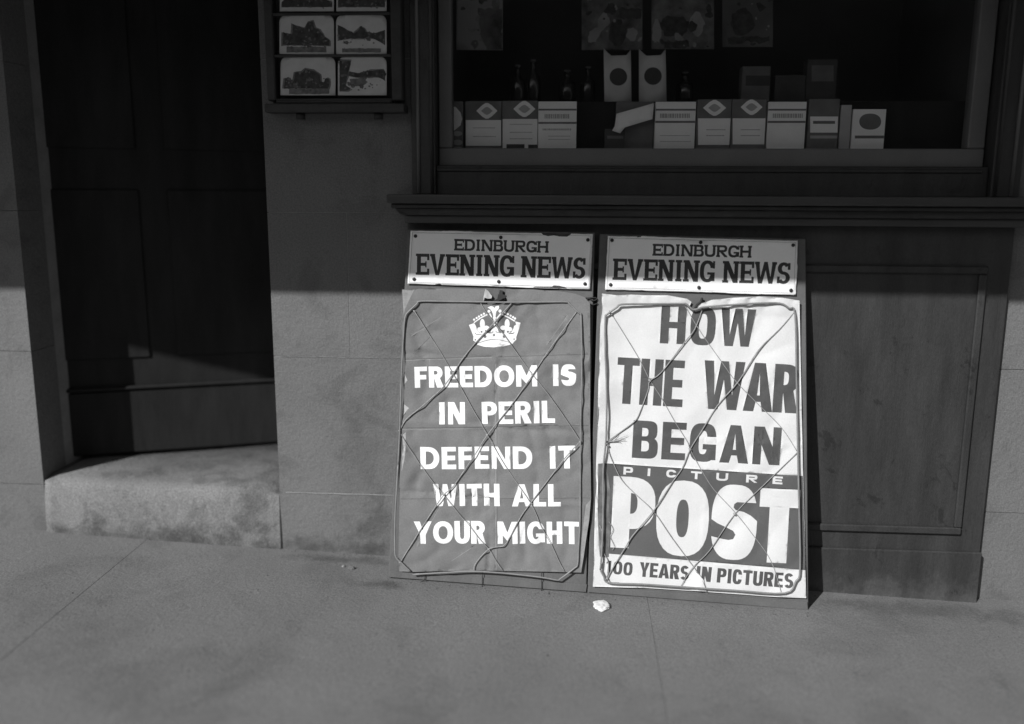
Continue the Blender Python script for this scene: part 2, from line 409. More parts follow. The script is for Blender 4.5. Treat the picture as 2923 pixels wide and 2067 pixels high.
opp = empty('unseen_terrace', (0, -16, -.4), 'unseen stone terrace behind the camera, added to cut sky light and reflections', 'building')  # added unseen block, its height chosen for the sky light reaching the front
OW = mat('terrace_stone', .20, .9, .2, .8)
box('wall', -30, 30, -22, -16, -.5, 5.0, OW, opp, 0)
for i in range(14):
    for j in range(2):
        wx = -27+i*4.1; wn = box('window', wx, wx+1.2, -15.99, -15.9, .7+j*2.3, 2.2+j*2.3, OW, opp, .02)
        box('pane', wx+.1, wx+1.1, -15.895, -15.89, 0.8+j*2.3, 2.1+j*2.3, M['bottle'], wn, 0)
# --- masonry pier between doorway and shop window
ZJ1, ZJ2 = .196, .596
XL = -.848; XR = -.44
def stain_mat():
    m = M['stone']
    dirt_near(m, [((-.70, 0, .03), (.33, .12, .045), .45), ((-.56, 0, .10), (.10, .1, .10), .28), ((-.60, 0, .30), (.10, .1, .22), .16)])
    return m
stain_mat()
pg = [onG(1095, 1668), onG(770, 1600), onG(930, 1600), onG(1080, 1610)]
dirt_near(M['stepstone'], [((-1.2, -.02, .0), (.9, .10, .12), .5), ((-.93, .12, .17), (.10, .16, .2), .22)])
dirt_near(M['black'], [((.9, -.03, -.06), (.9, .08, .09), -.9)])
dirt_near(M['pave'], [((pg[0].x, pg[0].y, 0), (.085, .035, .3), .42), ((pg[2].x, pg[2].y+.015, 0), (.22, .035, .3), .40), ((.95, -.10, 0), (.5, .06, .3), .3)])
pier = empty('stone_pier', (-.65, 0, 0), 'smooth stone pier between the dark doorway and the shop window, its foot in sun', 'pier')
box('mortar_core', XL+.004, XR+.06, .0012, .50, -.2, 4.6, M['mortar'], pier, 0)
def stone(x0, x1, z0, z1, y0=0.0, par=pier, y1=.12):
    g = .0006
    b = bmesh.new(); bm_box(b, x0+g, x1-g, y0, y1, z0+g, z1-g, .0007, 1); return from_bm('stone_block', b, M['stone'], par)
XR2 = XR+.055
stone(XL, XR2, -.2, ZJ1, -.004); stone(XL, XR2, ZJ1, ZJ2)
xjv = onY(998, 940, 0).x
stone(XL, xjv, ZJ2, ZJ2+.4); stone(xjv, XR2, ZJ2, ZJ2+.4)
stone(XL, XR2, ZJ2+.4, ZJ2+.8); stone(XL, xjv-.04, ZJ2+.8, ZJ2+1.2); stone(xjv-.04, XR2, ZJ2+.8, ZJ2+1.2)
for i in range(3, 10): stone(XL, XR2, ZJ2+.4*i, ZJ2+.4*(i+1))
for zz in (ZJ1, ZJ2):                    # slightly proud pale pointing, worn
    bm = bmesh.new(); n = 40; x = XL+.02
    pts = [(XL+.02+i*(XR2-XL-.03)/n, -.0012-.0006*noise.noise(Vector((i*.5, zz*9, 0))) - (.004 if zz == ZJ1 else 0)*.9, zz+.0012*noise.noise(Vector((i*.35, 2, zz)))) for i in range(n+1)]
    tube_into(bm, pts, lambda t, z=zz: .0017*(.55+.6*abs(noise.noise(Vector((t*9, z*5, 1)))))*(1.35 if z == ZJ1 else .7), 5)
    from_bm('pointing', bm, M['mortar'], pier, True)
# left jamb and wall over the doorway
jamb = empty('doorway_jamb', (-1.9, 0, 0), 'stone jamb at the far left side of the doorway', 'wall')
XJ = -1.56
box('mortar_core', -4.2, XJ-.004, .004, .6, -.3, 4.6, M['mortar'], jamb, 0)
for i in range(12):
    z0 = ZJ1+.4*(i-1)
    cuts = [-4.2, -3.3-.25*(i % 2), -2.4-.2*(i % 2), XJ]
    for a, b_ in zip(cuts[:-1], cuts[1:]): stone(a, b_, z0, z0+.4, par=jamb)
box('lintel', XJ+.002, XL-.002, .0, .5, 2.35, 4.6, M['stone'], jamb, .004)

# --- doorway: step and dark door
zst = onY(700, 1381, 0).z
bm = bmesh.new()
x0, x1 = XJ+.002, XL-.0006
nseg = 60
prof = [(-.014, -.25), (-.010, zst-.11), (-.005, zst-.030), (.003, zst-.009), (.026, zst), (.50, zst+.006), (.50, -.25)]
rings = []
for i in range(nseg+1):
    x = x0+(x1-x0)*(1-(1-i/nseg)**1.8); r = []
    e = max(0, 1-(x1-x)/.05)                 # broken corner beside the pier
    worn = .010*math.exp(-((x-(-1.15))/.22)**2)
    for j, (y, z) in enumerate(prof):
        q = noise.noise(Vector((x*14, j*3.1, 0)))*.003 + noise.noise(Vector((x*45, j*1.7, 4)))*.0016
        zz = z - (worn if j in (3, 4) else 0) + (q if j in (2, 3, 4) else 0)
        if j in (1, 2, 3): y += .006*noise.noise(Vector((x*9, j*2.3, 7))) + .004*abs(noise.noise(Vector((x*38, j, 2))))
        if j in (3, 4): zz -= .026*e**1.4
        if j == 3: y = y + .022*e**1.5
        if j == 4: y += .012+.045*e
        r.append(bm.verts.new((x, y, zz)))
    rings.append(r)
for a, b_ in zip(rings[:-1], rings[1:]):
    for j in range(len(prof)-1): bm.faces.new((a[j], a[j+1], b_[j+1], b_[j]))
bm.faces.new(rings[0]); bm.faces.new(rings[-1][::-1])
stp = from_bm('door_step', bm, M['stepstone'], None, True); tag(stp, 'worn pale stone step in the sun below the dark door', 'step')
struct(box('entry_floor', XJ, XL, .502, 1.4, -.2, zst-.01, M['stepstone'], None, 0))
# door leaf, turned a little towards the street at its left edge
pR = onY(790, 1263, .40); 
door = empty('shop_door', (pR.x+.05, .41, zst), 'dark panelled shop door behind the worn step, left of the stone pier', 'door')
ang = math.radians(21)
ux = Vector((-math.cos(ang), -math.sin(ang), 0)); nn = Vector((math.sin(ang)*-1, math.cos(ang), 0))*-1
nn = Vector((math.sin(ang), -math.cos(ang), 0))
D0 = Vector((pR.x+.09, .435, 0))
def dbox(name, a0, a1, d0, d1, z0, z1, m, bev=.003):
    b = bmesh.new(); bm_box(b, a0, a1, d0, d1, z0, z1, bev)
    for v in b.verts: v.co = D0 + ux*v.co.x + nn*v.co.y + Vector((0, 0, v.co.z))
    return from_bm(name, b, m, door)
zb = zst+.012
zrail = onY(720, 1091, .38).z
dbox('door_leaf', 0, .86, -.045, 0, zb, 2.3, M['door'])
dbox('kick_board', .004, .856, .001, .010, zb+.002, zrail-.004, M['door'])
dbox('rail_moulding', .004, .856, .001, .018, zrail, zrail+.012, M['door'], .004)
for a in (.07, .47):
    for z0, z1 in ((zrail+.10, zrail+.62), (zrail+.74, 2.15)):
        pn = dbox('door_panel', a, a+.32, .001, .007, z0, z1, M['door'], .003)
dbox('door_knob', .78, .82, .001, .05, 1.10, 1.14, M['iron'], .012)
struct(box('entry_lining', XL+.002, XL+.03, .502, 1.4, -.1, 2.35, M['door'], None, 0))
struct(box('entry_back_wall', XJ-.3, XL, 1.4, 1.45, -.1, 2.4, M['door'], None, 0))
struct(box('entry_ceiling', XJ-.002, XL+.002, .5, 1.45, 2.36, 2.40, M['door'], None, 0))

# ---------------------------------------------------------------- shop front
shop = empty('shopfront', (.4, 0, 0), 'dark painted timber shop window front with heavy moulded sill above the boards', 'shopfront')
SX1 = 1.12                                         # right end of the timber front
xA = onY(1173, 300, -.02).x; xB = onY(1241, 300, -.02).x; xC = onY(1292, 300, .05).x
zS = onY(1400, 556, -.12).z                          # sill top
zRail = onY(1500, 473, .0).z; zG = onY(1500, 424, .05).z
# sill: stacked mouldings with returned left ends
def sillpart(yf, ypx0, ypx1, xpx, bev, m='sillp'):
    z1 = onY(1500, ypx0, yf).z; z0 = onY(1500, ypx1, yf).z; xl = onY(xpx, 590, yf).x
    return xl, z0, z1
xl, z0, z1 = sillpart(-.125, 556, 583, 1102, 0)
zt = z1
box('sill_board', xl, SX1+.05, -.125, .02, z0, z1, M['sillp'], shop, .006, 2)
xl2, z0b, _ = sillpart(-.105, 583, 598, 1115, 0)
box('sill_fillet', xl2, SX1+.04, -.105, .02, z0b, z0-.0005, M['black'], shop, .003, 1)
xl3, z0c, _ = sillpart(-.085, 598, 616, 1136, 0)
bm = bmesh.new(); n = 6; pr = [(-.105+.028*math.sin(i/n*PI/2), z0b-.0005-(z0b-z0c)*(1-math.cos(i/n*PI/2))) for i in range(n+1)]
pr += [(.02, z0c), (.02, z0b-.0005)]
L_ = [bm.verts.new((xl2+(.0 if i > n else .012+(y+.105)*.9), y, z)) for i, (y, z) in enumerate(pr)]; R_ = [bm.verts.new((SX1+.03, y, z)) for y, z in pr]
for i in range(len(pr)): bm.faces.new((L_[i], L_[(i+1) % len(pr)], R_[(i+1) % len(pr)], R_[i]))
bm.faces.new(L_[::-1]); bm.faces.new(R_); from_bm('sill_cove', bm, M['black'], shop)
xl4, z0d, _ = sillpart(-.068, 616, 640, 1153, 0)
box('sill_bed_mould', xl4, SX1+.02, -.068, .02, z0d, z0c-.0005, M['sillp'], shop, .006, 2)
# stall riser with recessed panels
xRi = onY(1162, 700, -.03).x
box('stall_riser', xRi, SX1, -.022, .03, -.12, z0d-.0005, M['black'], shop, .002)
for a, b_ in ((xRi+.06, .22), (.32, 1.06)):
    for (p, q, r, s) in ((a, b_, z0d-.12, z0d-.10), (a, b_, .14, .16), (a, a+.02, .1605, z0d-.1205), (b_-.02, b_, .1605, z0d-.1205)):
        box('riser_moulding', p, q, -.034, -.0215, r, s, M['black'], shop, .003)
box('riser_plinth', xRi-.002, SX1+.002, -.032, -.0225, -.12, .09, M['black'], shop, .003)
# dark rail above sill
box('lower_rail', xA, SX1, -.002, .05, zt-.0005, zRail, M['black'], shop, .002)
box('rail_fillet', xB, SX1-.09, -.008, -.0025, zRail-.016, zRail-.006, M['black'], shop, .002)
# architraves with beads (left and right)
def architrave(xa, xb, sgn):
    box('architrave', xa, xb, -.022, .05, zRail+.0005 if False else zt, 2.35, M['black'], shop, .002)
    w_ = xb-xa
    for fx, ww in ((.30, .006), (.86, .006)):
        c = xa+w_*fx if sgn > 0 else xb-w_*fx
        bm = bmesh.new(); tube_into(bm, [(c, -.024, zt+.003), (c, -.024, 2.34)], ww*.75, 8); from_bm('bead', bm, M['frame'] if fx < .5 else M['sillp'], shop, True)
bpy.data.objects.remove(bpy.data.objects['lower_rail'], do_unlink=True)
box('lower_rail', xB+.0005, SX1-.071, -.002, .05, zt-.0005, zRail, M['black'], shop, .002)
architrave(xA, xB, 1); architrave(SX1-.07, SX1, -1)
# mid grey sash round the pane
xE = SX1-.071
box('sash_bottom_rail', xB+.002, xE-.002, .030, .075, zRail-.001, zG, M['frame'], shop, .003)
box('sash_stile', xB+.002, xC, .031, .075, zG+.0005, 2.30, M['frame'], shop, .003)
box('sash_stile', xE-.045, xE-.002, .031, .075, zG+.0005, 2.30, M['frame'], shop, .003)
box('window_head', xB+.001, xE-.001, .0, .09, 2.30, 2.36, M['black'], shop, .003)
box('window_pane', xC-.004, xE-.041, .052, .056, zG-.004, 2.305, M['glass'], shop, 0)
box('fascia', XR, 1.60, -.03, .10, 2.362, 2.75, M['black'], shop, .004)
# inside of the window
box('display_floor', xB, xE, .0765, .75, zG-.06, zG-.012, M['int'], shop, 0)
box('display_back', xB, xE, .752, .77, zG-.06, 2.40, M['int'], shop, 0)
box('display_side', xB-.02, xB+.001, .0765, .75, zG-.06, 2.40, M['int'], shop, 0)
box('display_side', xE-.001, xE+.02, .0765, .75, zG-.06, 2.40, M['int'], shop, 0)
box('display_ceiling', xB, xE, .0765, .75, 2.37, 2.40, M['int'], shop, 0)
zTier = onY(1760, 293, .20).z
box('display_tier', xB+.004, xE-.004, .17, .40, zG-.0115, zTier, M['shelf'], shop, .002)
# pier at the right of the shop front
pier2 = empty('stone_pier', (1.5, 0, 0), 'smooth stone pier at the right end of the shop window', 'pier')
box('mortar_core', SX1+.006, 4.2, .004, .50, -.3, 4.6, M['mortar'], pier2, 0)
for i in range(12):
    z0_ = ZJ1+.4*(i-1); c = [SX1+.002, 1.62+.2*(i % 2), 2.5+.2*(i % 2), 4.2]
    for a, b_ in zip(c[:-1], c[1:]): stone(a, b_, z0_, z0_+.4, par=pier2)
uw = box('upper_wall', XR+.06, SX1, .101, .5, 2.41, 4.6, M['stone'], None, .0); tag(uw, 'plain stone wall above the shop fascia, out of the picture', 'wall')
# awning over the whole front: its outer edge draws the shade line across pier and signs
AW = 1.30; ZE = onY(790, 834, 0).z + .84*AW
aw = empty('shop_awning', (0, -.6, 2.4), 'canvas awning let down over the shop front, out of the picture', 'awning')
bm = bmesh.new(); ny = 8
g = [[bm.verts.new((x, -.035-(AW-.035)*j/ny, 2.80-(2.80-ZE-.0)*j/ny - .05*math.sin(PI*j/ny))) for j in range(ny+1)] for x in (-3.6, 0, 3.4)]
for a, b_ in zip(g[:-1], g[1:]):
    for j in range(ny): bm.faces.new((a[j], a[j+1], b_[j+1], b_[j]))
bmesh.ops.solidify(bm, geom=list(bm.faces), thickness=.003)
from_bm('awning_cloth', bm, M['canvas'], aw)
tube('front_bar', [(-3.6, -AW, ZE+.012), (3.4, -AW, ZE+.012)], .012, M['iron'], aw)
for x in (-3.55, 3.35): tube('awning_arm', [(x, -.01, 1.75), (x, -AW+.01, ZE+.012)], .010, M['iron'], aw)

# ---------------------------------------------------------------- window display
class Face:                                         # vertical plane at depth Y; photo pixel -> (x, z)
    def __init__(s, Y): s.Y = Y
    def uv(s, x, y): p = onY(x, y, s.Y); return (p.x, p.z)
def cropmap(F, s, ox, oy):
    return lambda P: [F.uv(ox+x/s, oy+y/s) for x, y in P]
def rough(P, step, amp, seed=0.0):
    out = []
    for i, p in enumerate(P):
        q_ = P[(i+1) % len(P)]; l = math.hypot(q_[0]-p[0], q_[1]-p[1]); k = max(1, int(l/step))
        for j in range(k):
            x_ = p[0]+(q_[0]-p[0])*j/k; y_ = p[1]+(q_[1]-p[1])*j/k
            out.append((x_+amp*noise.noise(Vector((x_*.03, y_*.03, seed))), y_+1.3*amp*noise.noise(Vector((x_*.035, y_*.03, seed+7)))))
    return out
def flecks(P, n_, size, cols, seed):
    rr_ = random.Random(seed); xs_ = [p[0] for p in P]; ys_ = [p[1] for p in P]; out = []
    def inside(x_, y_):
        c = False
        for i in range(len(P)):
            a, b_ = P[i], P[i-1]
            if (a[1] > y_) != (b_[1] > y_) and x_ < (b_[0]-a[0])*(y_-a[1])/(b_[1]-a[1])+a[0]: c = not c
        return c
    for _ in range(n_*4):
        x_ = rr_.uniform(min(xs_), max(xs_)); y_ = rr_.uniform(min(ys_), max(ys_))
        if not inside(x_, y_): continue
        w_ = size*rr_.uniform(.35, 1); h_ = w_*rr_.uniform(.5, 1.5)
        out.append((rr_.choice(cols), rough(oval(x_-w_, y_-h_, x_+w_, y_+h_, 2, 8), 99, w_*.7, rr_.random()*50)))
        if len(out) >= n_: break
    return out
def hexa(cx, cy, rx, ry):
    return [(cx-rx, cy), (cx-rx*.45, cy-ry*.72), (cx-rx*.12, cy-ry), (cx+rx*.12, cy-ry), (cx+rx*.45, cy-ry*.72), (cx+rx, cy), (cx+rx*.45, cy+ry*.72), (cx+rx*.12, cy+ry), (cx-rx*.12, cy+ry), (cx-rx*.45, cy+ry*.72)]
PM = [M['packw'], M['packm'], M['packd'], M['packk']]
def packet(px0, px1, pyt, ops, label, mp, base=2, depth=.035, Y=.105, zbot=None, cat='packet', group='packets standing in the shop window', tilt=0.0, name='display_packet'):
    """carton standing on the display floor: body + printed front; ops in pixel coordinates through mp"""
    F = Face(Y); x0, zt_ = F.uv(px0, pyt); x1, _ = F.uv(px1, pyt); zb_ = zG-.0118 if zbot is None else zbot
    e = empty(name, ((x0+x1)/2, Y+depth/2, zb_), label, cat, group)
    box('carton', x0, x1, Y+.0006, Y+depth, zb_, zt_, PM[base], e, .001)
    o2 = [(m, mp(P)) for m, P in ops]
    def clampp(P): return [(min(max(x, x0+.0004), x1-.0004), min(max(z, zb_+.0004), zt_-.0004)) for x, z in P]
    o2 = [(m, clampp(P)) for m, P in o2]
    sheet('printed_front', rect(x0, zb_, x1, zt_), o2, .05, lambda u, v: 0, lambda u, v, h: (u, Y, v), PM, e, base)
    return e
F1 = Face(.105)
cA = cropmap(F1, 5.467, 1280, 270); cB = cropmap(F1, 4.783, 1700, 270)
def bars(x0, x1, ys, th=14, col=1):
    out = []
    for y in ys:
        x = x0
        while x < x1-10:
            l = random.uniform(14, 34); out.append((col, rect(x, y-th/2, min(x+l, x1), y+th/2))); x += l+random.uniform(5, 9)
    return out
def lozpack(X0, X1, yt, cx, cy, rx, ry, ylo, yhi, ybars, mp, px, label, extra=()):
    ops = [(0, rect(X0+6, ylo, X1-6, yhi)), (0, hexa(cx, cy, rx, ry)), (1, hexa(cx, cy, rx*.55, ry*.5))] + bars(X0+120, X1-90, ybars) + list(extra)
    return packet(px[0], px[1], yt, ops, label, mp)
packet(1268, 1321.5, 290, [(0, [(20, 200), (110, 190), (190, 280), (215, 380), (190, 480), (80, 570), (20, 560)]), (1, oval(70, 570, 215, 650)), (1, oval(70, 705, 220, 790)), (1, oval(60, 815, 220, 880))],
       'patterned packet half hidden behind the left edge of the window frame', cA, 2)
lozpack(265, 828, 289, 600, 255, 165, 122, 398, 800, (520, 655), cA, (1328.5, 1431.5), 'dark topped packet with a pale lozenge, first in the window row')
lozpack(840, 1397, 288, 1185, 225, 172, 125, 382, 860, (465, 590, 690), cA, (1433.8, 1535.5), 'packet with pale lozenge and dark squares along its bottom edge',
        extra=[(3, rect(905, 775, 1188, 880)), (3, rect(1245, 782, 1397, 880))])
stripes_l = [(2, rect(1405, 222, 2010, 250)), (2, rect(1405, 428, 2010, 458))]
packet(1537, 1646.5, 290, stripes_l + bars(1500, 1900, (340,), 70) + bars(1470, 1930, (545,), 30) + bars(1560, 1900, (650, 700), 12),
       'tall pale packet with two dark stripes, left of the dark gap in the row', cA, 0)
dk = packet(1760, 1867.5, 291, [(3, rect(120, 470, 290, 740))], 'dark carton behind the slanted white ticket', cB, 2, Y=.13)
pk2 = packet(1727, 1784, 368, [(2, rect(160, 560, 380, 600))], 'low dark box at the foot of the slanted white ticket', cB, 3, Y=.112, depth=.014)
Ft = Face(.095); cT = cropmap(Ft, 4.783, 1700, 270)
tk = sheet('price_ticket', cT([(285, 262), (800, 115), (778, 335), (640, 375), (400, 450), (335, 530), (225, 492), (262, 430)]), [], .02,
           lambda u, v: .003*math.sin(u*60), lambda u, v, h: (u, .095-h, v), [M['packw']])
sd = tk.modifiers.new('thick', 'SOLIDIFY'); sd.thickness = .0012; tag(tk, 'slanted white torn ticket leaning on the dark carton', 'ticket')
packet(1872, 1987, 291, [(2, rect(800, 195, 1400, 220)), (2, rect(800, 360, 1400, 388))] + bars(880, 1290, (290,), 60) + bars(880, 1300, (560, 640), 10),
       'pale striped packet just right of the slanted ticket', cB, 0)
lozpack(1393, 1862, 284, 1625, 182, 158, 108, 325, 688, (480, 560), cB, (1991, 2088.5), 'lozenge packet standing right of the pale striped packet')
lozpack(1866, 2335, 284, 2130, 172, 150, 106, 325, 680, (480, 560), cB, (2091, 2189), 'third lozenge packet from the right end of the window row')
def sh(ops, d): return [(m, [(x+d, y) for x, y in P]) for m, P in ops]
packet(2194, 2303, 291, sh([(2, rect(800, 195, 1400, 220)), (2, rect(800, 360, 1400, 388))] + bars(880, 1290, (290,), 60), 1540),
       'pale striped packet above the right hand newspaper board', cB, 0)
packet(2311, 2398, 283, sh([(0, rect(820, 300, 1200, 520)), (2, rect(860, 360, 1160, 400)), (1, rect(820, 560, 1200, 600))], 2110), 'dark tall packet with a pale square label near the right end of the row', cB, 2)
packet(2402, 2432, 300, [], 'narrow grey packet squeezed between two wider packets', cB, 1)
packet(2436, 2530, 312, sh([(2, oval(700, 260, 1000, 480)), (2, rect(640, 560, 1100, 600))], 2900), 'low pale packet with a dark oval at the right end of the row', cB, 0)
def shelfbox(px0, px1, pyt, ops, label, base):
    packet(px0, px1, pyt, ops, label, cropmap(Face(.24), 4.783, 1700, 270), base, depth=.05, Y=.24, zbot=zTier+.0004, group='cartons on the window shelf', name='shelf_carton')
shelfbox(2120, 2200, 190, sh([(3, rect(1950, -260, 2350, -120))], 100), 'dim carton on the window shelf, left of three', 2)
shelfbox(2214, 2300, 215, [], 'dim plain carton on the window shelf, middle of three', 3)
shelfbox(2306, 2392, 170, sh([(2, rect(2950, -400, 3250, -180))], 0), 'taller dim carton on the window shelf, right of three', 3)

# stand cards on the tier
F2 = Face(.22); cC = cropmap(F2, 2.461, 1260, 0)
def stand_card(P, disc, label):
    pts = cC(P); xs_ = [p[0] for p in pts]
    dz = zTier - min(p[1] for p in pts)
    o = sheet('display_card', pts, [(1, cC(oval(disc[0]-62, disc[1]-62, disc[0]+62, disc[1]+62, 2)))], .03,
              lambda u, v: 0, lambda u, v, h: (u, .22, v), [M['magl2'], M['packk']])
    s_ = o.modifiers.new('thick', 'SOLIDIFY'); s_.thickness = .004; tag(o, label, 'display card', 'pale cards with dark discs in the window'); return o
M['magl2'] = mat('grey_card_print', .62, .8, .1, 20)
stand_card([(1145, 722), (1140, 340), (1170, 372), (1195, 392), (1300, 388), (1330, 350), (1336, 722)], (1243, 540), 'pale card with a dark disc, left of the pair on the shelf')
stand_card([(1388, 718), (1388, 345), (1420, 375), (1440, 392), (1540, 388), (1575, 345), (1582, 718)], (1486, 535), 'pale card with a dark disc, right of the pair on the shelf')
# magazines / picture covers hung in the window
rail = tube('hanging_rail', [(xB+.01, .262, onY(1700, -60, .262).z), (xE-.01, .262, onY(1700, -60, .262).z)], .005, M['iron']); tag(rail, 'thin dark rail across the top of the window carrying pictures', 'rail')
def mag(x0, x1, y0, y1, blobs, label, mats_, Y=.255):
    F = Face(Y); mp = cropmap(F, 2.461, 1260, 0)
    pts = mp([(x0, y0), (x1, y0), (x1, y1), (x0, y1)])
    fr_ = [(x0+12, y0+12), (x1-12, y0+12), (x1-12, y1-12), (x0+12, y1-12)]
    blobs = flecks(fr_, 10, 34, (2, 2, 1), x0) + [(m, rough(P, 14, 16, m*5+x0*.02)) for m, P in blobs] + flecks(fr_, 18, 11, (0, 2, 1), x1)
    ops = [(m, mp([(min(max(a, x0+3), x1-3), min(max(b, y0+3), y1-3)) for a, b in P])) for m, P in blobs]
    o = sheet('picture_sheet', pts, ops, .03, lambda u, v: .002*math.sin(u*30), lambda u, v, h: (u, Y-h, v), mats_)
    s_ = o.modifiers.new('thick', 'SOLIDIFY'); s_.thickness = .002; tag(o, label, 'picture', 'pictures hanging in the shop window'); return o
mag(985, 1412, -150, 352, [(1, [(1040, 220), (1090, 190), (1120, 100), (1150, 80), (1180, 160), (1120, 240), (1080, 300), (1035, 290)]), (2, oval(1180, 140, 1290, 330)), (1, oval(1300, 190, 1380, 290)), (2, oval(1150, 20, 1230, 110)), (2, rect(1250, 60, 1400, 130))],
    'dim picture sheet hanging in the window, left of the two together', [M['magm'], M['magl'], M['cardd']])
mag(1476, 1916, -150, 345, [(1, [(1480, 240), (1500, 130), (1530, 120), (1550, 250), (1530, 290), (1490, 280)]), (2, oval(1540, 110, 1740, 260)), (1, oval(1745, 85, 1850, 250)), (2, oval(1740, 150, 1800, 230)), (1, oval(1640, 235, 1710, 285)), (2, rect(1560, 290, 1740, 340))],
    'dim picture sheet with two light figures, right of the two together', [M['magm'], M['magl'], M['cardd']])
mag(105, 430, -150, 352, [(2, [(260, 60), (430, 60), (430, 352), (330, 352), (270, 240)]), (2, rect(120, -100, 300, -10))],
    'plain grey sheet hanging at the left edge of the window', [mat('plain_sheet', .34, .8, .15, 8), M['magl'], M['magm']])
mag(1975, 2330, -150, 330, [(2, oval(2030, 60, 2200, 250)), (2, rect(2010, 260, 2300, 300))], 'dim picture sheet hanging right of the other three', [mat('dim_sheet2', .11, .8, .3, 9), M['magl'], M['cardd']])
# bottles on the tier
def bottle(px, pytop, label, r=.022):
    p = onY(px, 292, .26); H = onY(px, pytop, .26).z - zTier
    e = empty('dark_bottle', (p.x, .28, zTier), label, 'bottle', 'dark bottles on the window shelf')
    bm = bmesh.new(); prof = [(0, 0), (.95, 0), (1, .03), (1, .55), (.9, .64), (.38, .74), (.34, .92), (.40, .93), (.40, .97), (0, .97)]; n = 16; prev = None
    for (rr, hh) in prof:
        cur = [bm.verts.new((p.x + max(rr, .001)*r*math.cos(k*2*PI/n), .28 + max(rr, .001)*r*math.sin(k*2*PI/n), zTier+.0005+hh*H)) for k in range(n)]
        if prev:
            for k in range(n): bm.faces.new((prev[k], prev[(k+1) % n], cur[(k+1) % n], cur[k]))
        prev = cur
    from_bm('bottle_body', bm, M['bottle'], e, True)
    bm = bmesh.new(); tube_into(bm, [(p.x, .28, zTier+.971*H), (p.x, .28, zTier+1.02*H)], .36*r, 10); from_bm('stopper', bm, M['packd'], e)
bottle(1476, 185, 'dark bottle nearest the left end of the window shelf'); bottle(1520, 170, 'taller dark bottle beside the left one on the shelf')
bottle(1618, 200, 'short dark bottle in the middle of the window shelf', .025); bottle(1677, 190, 'dark bottle just left of the disc cards')
bottle(1955, 205, 'dark bottle right of the disc cards', .024)

# ---------------------------------------------------------------- postcard rack on the pier
YR = -.045
F3 = Face(YR); q = lambda x, y: F3.uv(x, y)
rk = empty('postcard_rack', (-.66, -.02, 1.3), 'dark wooden postcard rack with a deep bottom ledge hung on the stone pier', 'rack')
rx0 = q(762, 200)[0]; rx1 = q(1148, 200)[0]; rz0 = q(900, 322)[1]; rz1 = rz0+.95
cx0 = q(790, 200)[0]; cx1 = q(1112, 200)[0]
box('back_board', rx0+.004, rx1-.004, -.020, -.004, rz0+.004, rz1, M['rack'], rk, .001)
box('side_rail', rx0, cx0-.004, -.052, -.003, rz0+.03, rz1, M['rack'], rk, .003)
box('side_rail', cx1+.006, rx1, -.052, -.003, rz0+.03, rz1, M['rack'], rk, .003)
box('ledge', rx0-.006, rx1+.006, -.062, -.003, rz0, rz0+.022, M['rack'], rk, .004, 2)
box('ledge_lip', cx0-.003, cx1+.005, -.054, -.0205, rz0+.0225, q(900, 286)[1], M['rack'], rk, .003)
for px in (855, 1078):
    p = q(px, 334); bm = bmesh.new(); tube_into(bm, [(p[0], -.034, rz0-.0005), (p[0], -.034, rz0-.016)], .012, 12); from_bm('knob', bm, M['iron'], rk, True)
CM = [M['cardw'], M['cardm'], M['cardd'], mat('deep_grey_print', .10, .8, .4, 60)]
def roundtop(x0, x1, y0, y1, r, bot=False):
    P = []
    for i in range(7):
        a = PI - i*PI/12; P.append((x0+r+r*math.cos(a), y0+r-r*math.sin(a)))
    for i in range(7):
        a = PI/2 - i*PI/12; P.append((x1-r+r*math.cos(a), y0+r-r*math.sin(a)))
    P += [(x1, y1), (x0, y1)]; return P
cD = lambda P, F: [F.uv(780+x/4.921, 20+y/4.921) for x, y in P]
